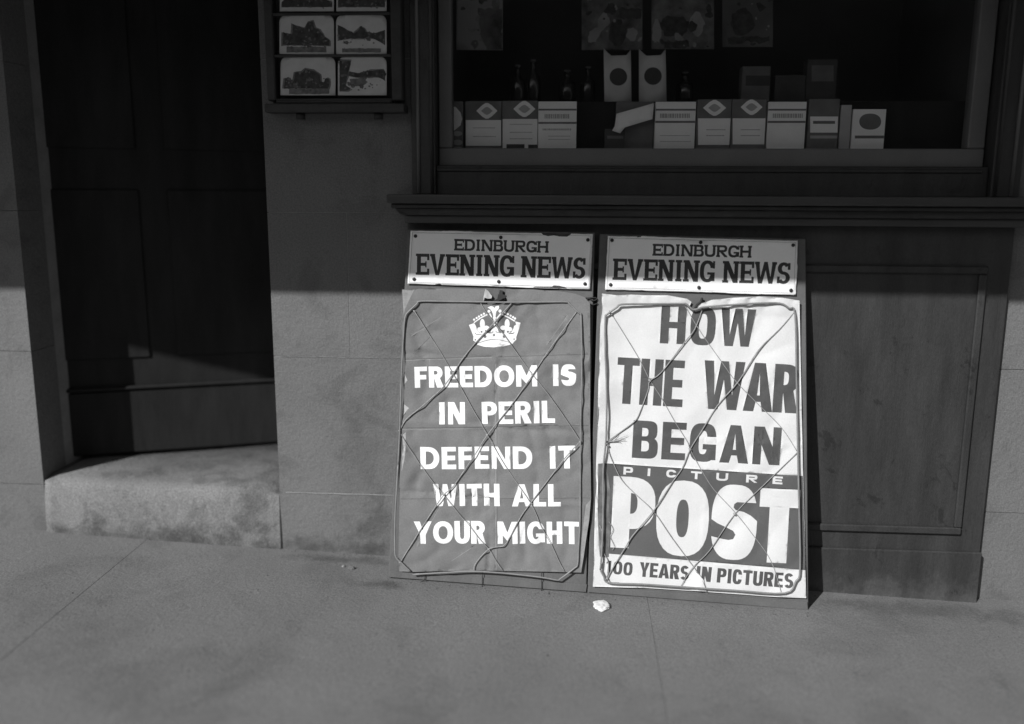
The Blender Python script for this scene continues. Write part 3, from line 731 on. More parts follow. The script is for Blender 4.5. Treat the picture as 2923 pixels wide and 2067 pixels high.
def card(x0, x1, y0, y1, blobs, label, r=110, Y=-.046):
    F = Face(Y)
    soft = []
    for m_, P_ in blobs:
        if m_ == 2:
            mx = sum(p[0] for p in P_)/len(P_); my = sum(p[1] for p in P_)/len(P_)
            ring = []
            for (xx, yy) in P_:
                l = math.hypot(xx-mx, yy-my) or 1; ring.append((min(max(xx+(xx-mx)/l*26, x0+4), x1-4), min(max(yy+(yy-my)/l*22, y0+4), y1-4)))
            soft.append((1, ring))
    blobs = [b0 for b0 in blobs if b0[0] == 1][:1] + soft + [b0 for b0 in blobs if b0[0] != 1]
    for i_ in range(7):                              # small darker and lighter passages inside the view
        bx = random.uniform(x0+60, x1-120); by = random.uniform(y0+(y1-y0)*.55, y1-120); blobs = blobs + [(random.choice((1, 2)), oval(bx, by, bx+random.uniform(20, 50), by+random.uniform(12, 26)))]
    fl_ = []
    cl = lambda P_: [(min(max(a, x0+5), x1-5), min(max(b, y0+5), y1-5)) for a, b in P_]
    for m_, P_ in blobs:
        if m_ == 2: fl_ += flecks(P_, 20, 20, (1, 3, 3, 2), x0+y0+len(P_))
    shx = lambda a: (x0+x1)/2+(a-(x0+x1)/2)*.95
    shy = lambda b: (y0+y1)/2+(b-(y0+y1)/2)*.95
    blobs = [(m_, rough([(shx(a), shy(b)) for a, b in P_], 34, 9, m_*9+x0*.01) if m_ else P_) for m_, P_ in blobs] + fl_ + flecks([(x0+40, y0+(y1-y0)*.62), (x1-40, y0+(y1-y0)*.62), (x1-40, y1-70), (x0+40, y1-70)], 10, 16, (1, 3), x0)
    blobs = [(m_, cl(P_)) for m_, P_ in blobs]
    o = sheet('postcard', cD(roundtop(x0, x1, y0, y1, r), F), [(m, cD(P, F)) for m, P in blobs], .012, lambda u, v: .0016+.0030*math.sin((u*13+y0*.01))+.002*math.sin(v*22), lambda u, v, h: (u, Y+.0015-h*.4, v), CM)
    s_ = o.modifiers.new('thick', 'SOLIDIFY'); s_.thickness = .0012; tag(o, label, 'postcard', 'postcards in the wall rack')
card(100, 868, 690, 1240, [(1, rect(205, 1160, 800, 1236)), (2, [(130, 1110), (150, 1000), (210, 1000), (270, 1040), (300, 920), (400, 910), (450, 865), (560, 890), (660, 950), (670, 1050), (720, 1060), (745, 990), (790, 1010), (800, 1110), (780, 1155), (130, 1150)]), (1, oval(400, 940, 530, 1110))],
     'bottom left postcard in the rack, dark domed trees on pale sky')
card(905, 1592, 690, 1240, [(2, [(910, 740), (1080, 750), (1060, 850), (1020, 1000), (1000, 1100), (1080, 1150), (1040, 1180), (910, 1180)]), (2, [(1060, 900), (1200, 930), (1360, 890), (1540, 870), (1588, 900), (1588, 1040), (1480, 985), (1300, 985), (1150, 985), (1040, 960)]), (1, [(1060, 1010), (1250, 1000), (1330, 1060), (1250, 1120), (1080, 1130)])],
     'bottom right postcard in the rack, dark tree over water')
card(85, 850, 105, 660, [(1, rect(170, 565, 760, 650)), (2, [(110, 540), (120, 350), (190, 370), (250, 380), (265, 230), (330, 260), (440, 300), (480, 210), (560, 190), (585, 290), (650, 310), (720, 410), (800, 470), (800, 545)]), (1, oval(260, 390, 360, 510)), (1, oval(510, 380, 590, 520))],
     'postcard above the bottom left one, dark castle like outline')
card(880, 1592, 105, 660, [(1, rect(950, 590, 1520, 650)), (2, [(885, 250), (960, 270), (1130, 370), (1180, 330), (1230, 280), (1280, 310), (1300, 350), (1420, 370), (1588, 320), (1588, 540), (1400, 440), (1190, 440), (1100, 440), (905, 470)]), (1, rect(900, 480, 1540, 585))],
     'postcard above the bottom right one, dark hillside and tower')
card(90, 850, -490, 60, [(2, [(100, -60), (250, -200), (500, -260), (700, -120), (845, -60), (845, 10), (100, 10)])], 'upper left postcard cut by the top of the picture')
card(885, 1592, -490, 60, [(2, [(890, -160), (1100, -120), (1300, -220), (1588, -100), (1588, 10), (890, 10)])], 'upper right postcard cut by the top of the picture')
for y0_ in (22,):
    pass
# thin slats that hold each row
for py in (283, 157, 38):
    z_ = q(950, py)[1]
    box('card_slat', cx0-.003, cx1+.005, -.050, -.0475, z_-.006, z_+.001, M['rack'], rk, .0008)

# ================================================================ newspaper boards
LEAN = math.radians(6)
class Plane:
    def __init__(s, bl, br, Y0=-.15, Y1=-.15):
        s.P = onY(*bl, Y0); B = onY(*br, Y1); s.u = (B-s.P).normalized()
        v = Vector((0, math.sin(LEAN), math.cos(LEAN))); v -= s.u*s.u.dot(v); s.v = v.normalized(); s.n = s.u.cross(s.v)   # n towards the street
    def uv(s, x, y, off=0.0):
        d = ray(x, y); P0 = s.P + s.n*off; t = (P0-CAM).dot(s.n)/d.dot(s.n); q_ = CAM + d*t - P0
        return (q_.dot(s.u), q_.dot(s.v))
    def w(s, u, v, h=0.0): return s.P + s.u*u + s.v*v + s.n*h
    def pt(s, x, y, off): u, v = s.uv(x, y, off); return s.w(u, v, off)
def prism(pl, name, quad_px, h0, h1, m, parent, bev=.0015):
    Q = [pl.uv(*p, h1) for p in quad_px]; b = bmesh.new()
    lo = [b.verts.new(pl.w(*p, h0)) for p in Q]; hi = [b.verts.new(pl.w(*p, h1)) for p in Q]
    b.faces.new(hi); b.faces.new(lo[::-1])
    for i in range(4): b.faces.new((lo[i], lo[(i+1) % 4], hi[(i+1) % 4], hi[i]))
    if bev: bmesh.ops.bevel(b, geom=list(b.edges), offset=bev, segments=1, affect='EDGES')
    return from_bm(name, b, m, parent)
B1 = Plane((1109, 1657), (1674, 1701)); B2 = Plane((1677, 1701), (2310, 1752))
def fold(d, wd, a): return a*max(0, 1-abs(d)/wd)
def smooth01(x): x = max(0, min(1, x)); return x*x*(3-2*x)

def words_on(pl, off, spec, scale=1):
    out = []
    for (txt, bl, br, tl, t, h, wid, gap, ink, gr, slab, n, sp) in spec:
        out += word(txt, pl.uv(*bl, off), pl.uv(*br, off), pl.uv(*tl, off), t, h, wid, gap, ink, gr, slab, n, sp)
    return out
def sign_plate(pl, parent, corners, spec, screws, chips, off=.0065):
    """enamel plate: lettered face with a raised rim line, six screws and worn edge"""
    Q = [pl.uv(*p, off) for p in corners]        # tl, tr, br, bl
    cx = sum(p[0] for p in Q)/4; cy = sum(p[1] for p in Q)/4
    ins = lambda k: [(p[0] + math.copysign(k, cx-p[0]), p[1] + math.copysign(k, cy-p[1])) for p in Q]
    P = []                                        # worn outline
    for i in range(4):
        a, b_ = Vector(Q[i]), Vector(Q[(i+1) % 4]); nseg_ = max(4, int((b_-a).length/.008))
        for j in range(nseg_):
            t = j/nseg_; p = a.lerp(b_, t); wv = .0012*noise.noise(Vector((p.x*60, p.y*60, i)))
            d = (Vector((cx, cy))-p); nn_ = Vector((0, math.copysign(1, d.y))) if i in (0, 2) else Vector((math.copysign(1, d.x), 0))
            p = p + nn_*abs(wv); P.append((p.x, p.y))
    def H(u, v):
        m_ = min(min(abs(u-Q[0][0]), abs(u-Q[1][0])), min(abs(v-Q[0][1]), abs(v-Q[2][1])))
        return .0010*noise.noise(Vector((u*9, v*9, 4))) + (.0016 if .0025 < m_ < .0052 else 0)
    ops = [(0, rect(0, 0, 0, 0))] and []
    I1, I2 = ins(.0048), ins(.0060)
    ops.append((1, I1)); ops.append((0, I2))
    for i in range(4):                            # let the rim line fade in places
        pass
    ops += words_on(pl, off, spec)
    for c in chips: ops.append((2, [pl.uv(*p, off) for p in c]))
    o = sheet('sign_plate', P, ops, .012, H, lambda u, v, h: pl.w(u, v, off+h), [M['enamel'], M['rimline'], M['rust'], M['enamelink']], parent)
    s_ = o.modifiers.new('thick', 'SOLIDIFY'); s_.thickness = .0025; s_.offset = -1
    for (x, y) in screws:
        c = pl.pt(x, y, off+.001); bm = bmesh.new()
        r1 = []; prev = None
        for (rr, hh) in ((.0048, 0), (.0046, .0016), (.0030, .0028), (.0008, .0030)):
            cur = [bm.verts.new(c + pl.u*rr*math.cos(k*PI/6) + pl.v*rr*math.sin(k*PI/6) + pl.n*hh) for k in range(12)]
            if prev:
                for k in range(12): bm.faces.new((prev[k], prev[(k+1) % 12], cur[(k+1) % 12], cur[k]))
            prev = cur
        bm.faces.new(prev); from_bm('screw', bm, M['iron'], o, True)
    return o
M['rimline'] = mat('grey_rim_line', .42, .5, .3, 30)

# ---- board 1
b1 = empty('newspaper_board', B1.w(.26, 0, 0), 'left newspaper board with white sign plate and dark poster, leaning below the sill', 'notice board')
prism(B1, 'backing_board', [(1164, 655), (1698, 664), (1674, 1692), (1109, 1649)], -.020, 0, M['board'], b1, .002)
prism(B1, 'bottom_rail', [(1112, 1631), (1676, 1669), (1673, 1691), (1110, 1648)], .0005, .0035, M['board'], b1, .001)
for a in (.03, .44):
    for pl_, bb in ((B1, b1),):
        f0 = pl_.w(a, -.012, -.018); box('foot', f0.x, f0.x+.06, f0.y-.002, f0.y+.010, f0.z, f0.z+.030, M['board2'], bb, 0)
spec1 = [('EDINBURGH', (1296, 715), (1566, 722), (1296, 682), .215, .19, WSLAB, .02, 3, 0, .055, 2.4, .3),
         ('EVENING', (1186.5, 784.5), (1467, 790.5), (1187, 724), .19, .145, WSLAB, .012, 3, 0, .055, 2.4, .3),
         ('NEWS', (1486, 792), (1670, 796.5), (1487, 731), .19, .145, WSLAB, .012, 3, 0, .055, 2.4, .3)]
c3 = lambda P: [(1120+x/3.69, 620+y/3.69) for x, y in P]
sign_plate(B1, b1, [(1172, 658), (1693, 668), (1685, 827), (1163, 811)], spec1,
           [(1186, 674), (1429.5, 678), (1678, 685), (1182, 797), (1423.5, 804), (1670, 810.5)],
           [c3([(1560, 160), (1590, 188), (1640, 200), (1700, 192), (1760, 204), (1840, 206), (1875, 185), (1900, 150)]),
            c3([(440, 730), (455, 705), (500, 700), (520, 712), (530, 730)]), c3([(1480, 742), (1500, 732), (1680, 735), (1700, 718), (1760, 722), (1830, 742), (1840, 752)])])
# poster 1
OFF1 = .004
def uv1(x, y): return B1.uv(x, y, OFF1)
out1 = [(1149, 826), (1200, 824), (1290, 823), (1340, 824), (1382, 826), (1384, 836), (1392, 846), (1384, 858), (1388, 868), (1402, 871), (1412, 866), (1430, 872), (1440, 868), (1449, 858), (1442, 842), (1446, 826), (1470, 826), (1520, 826), (1600, 832), (1640, 838), (1668, 848), (1684, 866),
        (1685, 1000), (1684, 1200), (1686, 1330), (1687, 1420), (1682, 1480), (1674, 1530), (1667, 1580), (1659, 1632), (1560, 1630), (1430, 1629), (1300, 1629), (1180, 1631), (1141, 1629), (1138, 1590), (1141, 1480), (1139, 1350), (1145, 1240), (1149, 1170), (1156, 1120), (1150, 1085), (1158, 1050), (1154, 1000), (1150, 950), (1147, 890)]
o1 = [uv1(*p) for p in out1]
fx = uv1(1414, 1200)[0]; fy = [uv1(1400, y)[1] for y in (1018, 1217, 1421)]
def pv1(u, v): return u, v
pl_sh = {}
def relief1(u, v):
    h = 0.0
    cell = (0 if u < fx else 1, sum(1 for y in fy if v < y))
    h += fold(u-fx, .012, -.0024 if v < fy[0] else .0030)
    for i, y in enumerate(fy):
        h += fold(v-y, .010, .0034 if (i+cell[0]) % 2 else -.0026)
    q_ = Vector((u*8+cell[0]*3, v*6+cell[1]*5, 1.3)); h += .0060*noise.noise(q_)
    h += .0100*abs(noise.noise(Vector((u*14+v*8, v*5-u*4, 8)))) + .0028*noise.noise(Vector((u*32, v*26, 2))) + .0060*abs(noise.noise(Vector((u*9-v*13, v*6+u*5, 4))))
    # lifted left edge, loose top and lower right edge
    el = max(0, 1-(u-.02)/.05); h += .006*el*el*(.6+.6*noise.noise(Vector((3, v*17, 0))))
    vt_ = uv1(1400, 840)[1]; et = max(0, 1-(vt_-v)/.07); h += .0090*et*(.5+.8*abs(noise.noise(Vector((u*13, 2, 0)))))*(1 if u > fx else .5)
    ur = uv1(1672, 1550)[0]; er = max(0, 1-(ur-u)/.06)*smooth01((uv1(1600, 1180)[1]-v)/.12); h += .010*er*er
    # diagonal drag marks
    h += .0012*max(0, 1-abs((v-.72)-(u-.30)*1.3)/.03) if v > .62 else 0
    h += .0011*max(0, 1-abs((v-.10)-(u-.16)*.9)/.025) if v < .3 else 0
    h = h*1.15+.0005; h = h if h < .003 else .003+.0045*math.tanh((h-.003)/.006)
    return max(h, -.0034)
def crease(p, q_, wd, m_):  # fold line: ink wear plus light and shade of the fold painted into the print
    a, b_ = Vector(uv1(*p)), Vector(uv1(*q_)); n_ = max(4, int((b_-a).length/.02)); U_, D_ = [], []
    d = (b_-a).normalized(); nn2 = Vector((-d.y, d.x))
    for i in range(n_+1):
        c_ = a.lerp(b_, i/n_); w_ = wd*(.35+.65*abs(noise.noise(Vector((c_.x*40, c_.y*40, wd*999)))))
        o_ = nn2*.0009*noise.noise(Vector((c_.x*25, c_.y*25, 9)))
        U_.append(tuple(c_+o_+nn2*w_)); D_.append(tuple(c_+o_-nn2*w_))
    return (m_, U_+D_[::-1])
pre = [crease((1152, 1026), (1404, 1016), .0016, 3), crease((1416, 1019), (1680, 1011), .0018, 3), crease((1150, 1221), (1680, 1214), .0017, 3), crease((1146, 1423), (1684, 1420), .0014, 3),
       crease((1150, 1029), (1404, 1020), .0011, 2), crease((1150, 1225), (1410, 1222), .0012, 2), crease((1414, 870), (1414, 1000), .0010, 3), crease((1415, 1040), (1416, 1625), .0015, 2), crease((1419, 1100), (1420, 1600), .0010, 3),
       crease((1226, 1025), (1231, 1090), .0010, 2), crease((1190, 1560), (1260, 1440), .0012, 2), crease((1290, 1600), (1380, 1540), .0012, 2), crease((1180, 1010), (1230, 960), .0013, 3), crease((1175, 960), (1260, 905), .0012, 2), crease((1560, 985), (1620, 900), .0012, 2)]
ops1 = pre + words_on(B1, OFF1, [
    ('FREEDOM', (1185, 1107), (1534, 1102.5), (1185, 1047), .25, .215, WID, .085, 1, 0, 0, 2.15, .3),
    ('IS', (1577.5, 1102), (1645, 1101), (1577.5, 1040), .25, .215, WID, .09, 1, 0, 0, 2.15, .3),
    ('IN', (1254.5, 1210.5), (1328.5, 1210), (1254.5, 1148), .25, .2, WID, .15, 1, 0, 0, 2.15, .3),
    ('PERIL', (1376.5, 1210), (1584.5, 1207), (1376.5, 1147), .25, .2, WID, .085, 1, 0, 0, 2.15, .3),
    ('DEFEND', (1201, 1338.5), (1520, 1337), (1200.5, 1275.5), .25, .205, WID, .11, 1, 0, 0, 2.15, .3),
    ('IT', (1569, 1337), (1643, 1336), (1568, 1273.5), .25, .2, WID, .11, 1, 0, 0, 2.15, .3),
    ('WITH', (1238, 1444), (1427, 1443.5), (1238, 1381), .24, .2, WID, .09, 1, 0, 0, 2.15, .3),
    ('ALL', (1462, 1444), (1601, 1444), (1462, 1381), .24, .2, WID, .09, 1, 0, 0, 2.15, .3),
    ('YOUR', (1184, 1550.5), (1387, 1550.5), (1183, 1487), .24, .205, WID, .06, 1, 0, 0, 2.15, .3),
    ('MIGHT', (1421, 1551), (1653, 1552), (1421, 1487.5), .24, .205, WID, .085, 1, 0, 0, 2.15, .3)])
cc_ = lambda P: [uv1(1320+x/7.733, 800+y/7.733) for x, y in P]
def circ(x, y, r, k=12): return cc_([(x+r*math.cos(i*2*PI/k), y+r*math.sin(i*2*PI/k)) for i in range(k)])
def ell(x, y, a, b, k=18): return cc_([(x+a*math.cos(i*2*PI/k), y+b*math.sin(i*2*PI/k)) for i in range(k)])
crown = []
crown += [(1, cc_([(265, 945), (400, 850), (560, 770), (575, 755), (540, 745), (390, 825), (255, 925)])), (1, cc_([(870, 765), (885, 748), (1030, 810), (1165, 895), (1150, 915), (1010, 835)]))]
for x, y in ((265, 868), (320, 833), (370, 800), (425, 768), (480, 738)): crown.append((1, circ(x, y, 24)))
for x, y in ((950, 725), (1005, 750), (1063, 783), (1117, 815), (1160, 845)): crown.append((1, circ(x, y, 25)))
crown += [(1, circ(590, 685, 32)), (1, circ(833, 680, 34)), (1, cc_([(560, 600), (630, 570), (690, 585), (705, 620), (730, 580), (800, 560), (815, 600), (790, 650), (750, 690), (738, 760), (730, 900), (690, 900), (680, 760), (655, 690), (620, 640)])),
          (1, circ(710, 830, 36)), (1, circ(708, 895, 26)), (1, cc_([(590, 740), (620, 725), (660, 815), (640, 822)])), (1, cc_([(840, 725), (860, 745), (765, 850), (745, 840)])), (1, circ(765, 950, 22)), (1, circ(712, 970, 24))]
crown += [(1, cc_([(150, 985), (265, 945), (305, 1010), (325, 1100), (370, 1150), (450, 1180), (520, 1150), (620, 1150), (660, 1060), (710, 985), (770, 1060), (810, 1150), (900, 1165), (1000, 1175), (1080, 1150), (1120, 1080), (1140, 1010), (1185, 980), (1165, 910), (1282, 940), (1240, 1095), (1185, 1260), (1190, 1310), (1100, 1405),
                 (1000, 1420), (400, 1420), (300, 1360), (245, 1330), (250, 1240), (200, 1115)]))]
for cx, s in ((445, 1), (985, -1)):
    crown += [(1, ell(cx, 965, 55, 112)), (1, ell(cx-62*s, 1085, 52, 50)), (1, ell(cx+85*s, 1050, 62, 50)), (1, cc_([(cx-45, 1020), (cx+45, 1020), (cx+60, 1190), (cx-60, 1190)]))]
    crown += [(0, ell(cx-18*s, 1138, 24, 22)), (0, ell(cx+95*s, 1128, 32, 20))]
crown += [(0, cc_([(270, 1155), (330, 1190), (420, 1192), (440, 1205), (330, 1210), (285, 1185)])), (0, cc_([(560, 1150), (660, 1150), (680, 1105), (680, 1150), (640, 1172), (560, 1170)])), (0, cc_([(740, 1105), (765, 1150), (860, 1160), (860, 1172), (770, 1168), (735, 1140)])), (0, cc_([(1010, 1170), (1110, 1165), (1165, 1130), (1120, 1190), (1030, 1192)]))]
for x, y, r in ((503, 1240, 34), (700, 1210, 24), (925, 1240, 34), (290, 1312, 18), (1140, 1300, 18)): crown.append((0, circ(x, y, r)))
arc = [(330+760*i/16, 1388-88*math.sin(PI*i/16)) for i in range(17)]
crown.append((0, cc_(arc + [(x, y+13) for x, y in arc[::-1]])))
crown += [(1, cc_([(x, y+13) for x, y in arc] + [(1060, 1420), (900, 1460), (690, 1478), (480, 1465), (330, 1420)]))]
ops1 += crown
c4 = lambda P: [uv1(1100+x/3.383, 1000+y/3.383) for x, y in P]
ops1 += [(4, c4([(176, 195), (190, 225), (216, 290), (190, 320), (160, 375), (158, 300)])), (4, c4([(178, 515), (232, 555), (205, 585), (168, 640), (165, 570)])),
         (2, [uv1(*p) for p in [(1150, 828), (1184, 826), (1172, 850), (1158, 880), (1153, 900)]]),  # curled top left corner painted pale, as if catching the sun
         (2, [uv1(*p) for p in [(1672, 1440), (1686, 1425), (1680, 1500), (1664, 1600), (1657, 1625), (1660, 1540)]]), (4, [uv1(*p) for p in [(1150, 1240), (1160, 1233), (1157, 1300), (1148, 1345)]])]  # sunlit curl of the lower right edge painted pale; last outline is torn paper
p1 = sheet('poster', o1, ops1, .0055, relief1, lambda u, v, h: B1.w(u, v, OFF1+.0006+h), [M['red'], M['white'], mat('pale_wear_and_fold_light', .29, .8, .2, 60, .1), mat('dark_fold_shade', .112, .8, .2, 60, .1), mat('torn_pale_edge', .42, .8, .2, 60, .1)])
tag(p1, 'mid grey poster with white crown and FREEDOM IS IN PERIL lettering on the left board', 'poster')
# torn scrap and dark clip above the crown
fl = sheet('paper_scrap', [B1.uv(1320+x/7.733, 800+y/7.733, .012) for x, y in [(500, 190), (560, 230), (655, 350), (640, 400), (560, 410), (490, 380), (470, 440), (455, 470), (470, 360)]], [], .006,
           lambda u, v: .003*math.sin(u*220+v*90), lambda u, v, h: B1.w(u, v, .012+h), [mat('torn_paper', .48, .85, .1, 60)])
tag(fl, 'small torn pale scrap of paper caught above the crown', 'paper scrap')
clip = bmesh.new()
Pc = [(820, 215), (890, 225), (885, 310), (965, 335), (955, 390), (880, 410), (845, 440), (760, 470), (700, 490), (690, 450), (770, 410), (780, 340), (810, 290)]
lo = [clip.verts.new(B1.pt(1320+x/7.733, 800+y/7.733, .004)) for x, y in Pc]; hi = [clip.verts.new(B1.pt(1320+x/7.733, 800+y/7.733, .011)) for x, y in Pc]
clip.faces.new(hi); clip.faces.new(lo[::-1])
for i in range(len(Pc)): clip.faces.new((lo[i], lo[(i+1) % len(Pc)], hi[(i+1) % len(Pc)], hi[i]))
from_bm('clip', clip, M['iron'], b1)

def poly(pl, name, pts, off, r, m, parent, k=5, ends=True):
    P = []
    for i, p in enumerate(pts):
        o_ = off[i] if isinstance(off, (list, tuple)) else off
        P.append(pl.pt(p[0], p[1], o_))
    P = catmull(P, k) if k else P
    return tube(name, P, r, m, parent)
def lerp_off(n, a, b): return [a+(b-a)*i/(n-1) for i in range(n)]
WO = .016
wf = [(1136, 1330), (1141, 1231), (1147, 1054), (1154, 930), (1158, 902), (1166, 890), (1190, 868), (1202, 860), (1290, 861), (1372, 862), (1442, 863), (1540, 862.5), (1614, 862), (1624, 866), (1645, 887), (1655, 896), (1659, 910), (1661, 1054), (1659, 1150), (1657, 1262), (1656, 1480),
      (1652, 1560), (1649, 1610), (1640, 1622), (1600, 1652), (1590, 1656), (1543, 1648), (1434, 1636), (1345, 1631), (1281, 1634), (1178, 1640)]
poly(B1, 'wire_frame', wf, WO, .0022, M['wire'], b1, 4)
poly(B1, 'wire_frame', [(1136.3, 1326), (1131, 1420), (1128, 1480), (1127.5, 1560), (1130, 1590), (1145, 1606), (1172, 1632)], WO, .0023, M['wire'], b1, 4)
r_ = .00105
S1 = [[(1183, 889), (1225, 955), (1254, 1000), (1292, 1065), (1391, 1242), (1449, 1340), (1517, 1440), (1543, 1500), (1574, 1556), (1596, 1603), (1611, 1631)],
      [(1646, 890), (1567, 1000), (1520, 1071), (1459, 1157), (1391, 1242), (1357, 1296), (1295, 1387), (1266, 1414), (1221, 1480), (1142, 1606)],
      [(1372, 866), (1390, 895), (1411, 921), (1445, 965), (1510, 1056), (1570, 1133), (1626, 1213), (1656, 1260)],
      [(1656, 1261), (1622, 1297), (1602, 1322), (1514, 1437), (1484, 1480), (1452, 1540), (1440, 1556), (1432, 1560), (1410, 1563), (1395, 1568), (1372, 1590), (1356, 1612), (1352, 1628)],
      [(1460, 866), (1447, 880), (1411, 921), (1358, 978), (1318, 1028), (1297, 1062), (1262, 1108), (1230, 1138), (1198, 1166), (1159, 1198), (1141, 1231)],
      [(1141, 1232), (1174, 1290), (1239, 1381), (1267, 1413), (1319, 1479), (1331, 1489), (1365, 1534), (1395, 1568), (1412, 1596), (1434, 1629)]]
TH = [.00095, .0014, .0010, .0014, .0016, .0009]
for pts, rr in zip(S1, TH): poly(B1, 'cord', pts, .0135, rr, M['cord'], b1, 4)
for (x, y) in ((1411, 921), (1294, 1064), (1391, 1242), (1520, 1071), (1141, 1231), (1266, 1413), (1517, 1438), (1395, 1568), (1656, 1261), (1646, 889), (1183, 889), (1142, 1606)):
    tube('knot', [B1.pt(x-3.2, y-2.5, .011), B1.pt(x-1, y-1, .0125), B1.pt(x+1, y+1, .0125), B1.pt(x+3.2, y+2.5, .011)], lambda t: .0014+.0012*math.sin(PI*t), M['cord'], b1)
for pts in ([(1214, 1636), (1213, 1650), (1209, 1658), (1196, 1663)], [(1377, 1634), (1376.5, 1675)], [(1546, 1632), (1546, 1691)]):
    poly(B1, 'hanging_wire', pts, .0075, .0010, M['iron'], b1, 4)
# small hook at the right edge of the frame
poly(B1, 'hook', [(1672, 851), (1700, 850), (1702, 856), (1690, 858), (1682, 852), (1672, 858), (1690, 870), (1706, 866)], [.003, .004, .005, .005, .005, .004, .004, .004], .0016, M['iron'], b1, 3)

# ---- board 2
b2 = empty('newspaper_board', B2.w(.28, 0, 0), 'right newspaper board with white sign plate and big lettered white poster', 'notice board')
prism(B2, 'backing_board', [(1712, 668), (2300, 682), (2308, 1745), (1677, 1694)], -.020, 0, M['board2'], b2, .002)
prism(B2, 'bottom_rail', [(1682, 1674), (2305, 1719), (2307, 1742), (1679, 1691)], .0005, .0040, M['board2'], b2, .001)
for a in (.03, .52):
    f0 = B2.w(a, -.012, -.018); box('foot', f0.x, f0.x+.06, f0.y-.002, f0.y+.010, f0.z, f0.z+.030, M['board2'], b2, 0)
spec2 = [('EDINBURGH', (1862, 730), (2145, 736), (1862, 696), .215, .19, WSLAB, .02, 3, 0, .055, 2.4, .3),
         ('EVENING', (1748, 799), (2039, 806), (1748, 738), .19, .145, WSLAB, .012, 3, 0, .055, 2.4, .3),
         ('NEWS', (2061, 807), (2254, 811.5), (2061, 745), .19, .145, WSLAB, .012, 3, 0, .055, 2.4, .3)]
c6 = lambda P: [(1660+x/3.248, 620+y/3.248) for x, y in P]
sign_plate(B2, b2, [(1735, 673), (2278, 687), (2272, 843), (1727, 827)], spec2,
           [(1747, 686), (2000, 692), (2264, 700), (1743, 813), (1995, 821), (2258, 829)],
           [c6([(500, 165), (520, 188), (550, 184), (560, 165)]), c6([(450, 690), (470, 680), (560, 676), (605, 684), (600, 700)])])
OFF2 = .004
def uv2(x, y): return B2.uv(x, y, OFF2)
out2 = [(1718, 838), (1760, 843), (1800, 841), (1850, 843), (1905, 843), (1960, 853), (1973, 862), (1965, 880), (1973, 888), (1985, 880), (2002, 866), (2030, 856), (2090, 850), (2165, 846), (2230, 850), (2279, 858),
        (2284, 1000), (2290, 1300), (2296, 1500), (2300, 1706), (2165, 1700), (2000, 1688), (1850, 1678), (1692, 1672), (1697, 1500), (1702, 1300), (1708, 1080), (1713, 930)]
o2 = [uv2(*p) for p in out2]
c7 = lambda P: [uv2(1660+x/2.32, 1080+y/2.32) for x, y in P]
def px2(P): return [uv2(*p) for p in P]
spec3 = [('HOW', (1883, 980), (2152, 991), (1885, 873), .225, .17, dict(WCON, H=.66, O=.66, W=.90), .12, 1, 0, 0, 3.0, .3),
         ('THE', (1756, 1151), (1947, 1162), (1758, 1019), .18, .165, dict(WCON, T=.50, H=.50, E=.44), .035, 1, 0, 0, 3.0, .3),
         ('WAR', (2003, 1166), (2274, 1180), (2005, 1028), .195, .165, dict(WCON, W=.92, A=.66, R=.56), .0, 1, 0, 0, 3.0, .3),
         ('BEGAN', (1803, 1306), (2224, 1328), (1809, 1199), .235, .19, dict(WCON, B=.62, E=.58, G=.64, A=.70, N=.66), .10, 1, 0, 0, 3.0, .3)]
ops2 = words_on(B2, OFF2, spec3)
ops2.append((2, px2([(1724, 1321), (2291, 1358), (2298, 1626), (1738, 1580), (1741, 1500), (1738, 1450), (1742, 1400), (1736, 1360)])))
x = [(1779, 1806), (1848, 1855), (1901, 1929), (1971, 2001), (2043, 2077), (2128, 2161), (2204, 2232)]
for ch, (a, b_) in zip('PICTURE', x):
    yb = 1354+(a-1779)*.062; hh = 22
    ops2 += word(ch, uv2(a, yb), uv2(b_, yb+(b_-a)*.06), uv2(a, yb-hh), .33, .24, {ch: 1}, 0, 0, 2, 0, 2.6)
for ch, a, b_, yt, yb, t, h in (('P', 1742, 1864, 1358, 1562, .248, .235), ('O', 1868, 2017, 1369, 1581, .262, .245), ('S', 2024, 2153, 1380, 1592, .25, .215), ('T', 2158, 2272, 1392, 1602, .26, .25)):
    yb2 = yb+(b_-a)*.02
    ops2 += word(ch, uv2(a, yb), uv2(b_, yb+(b_-a)*.055), uv2(a, yt), t, h, {ch: 1}, 0, 0, 2, 0, 2.5)
ops2 += words_on(B2, OFF2, [('100', (1730, 1636), (1804, 1643), (1731, 1599), .24, .18, WCON, .09, 1, 0, 0, 2.8, .2),
    ('YEARS', (1824, 1645), (1965, 1656), (1824, 1604), .235, .19, WCON, .04, 1, 0, 0, 2.8, .2),
    ('IN', (1985, 1657), (2028, 1661), (1985, 1614), .235, .19, WCON, .09, 1, 0, 0, 2.8, .2),
    ('PICTURES', (2045, 1662), (2262, 1678), (2045, 1620), .235, .19, WCON, .06, 1, 0, 0, 2.8, .2)])
ops2 += [(3, px2(p)) for p in ([(1735, 1661), (1742, 1661), (1742, 1663), (1735, 1663)], [(1744, 1661), (1768, 1662), (1768, 1664), (1744, 1663)])]
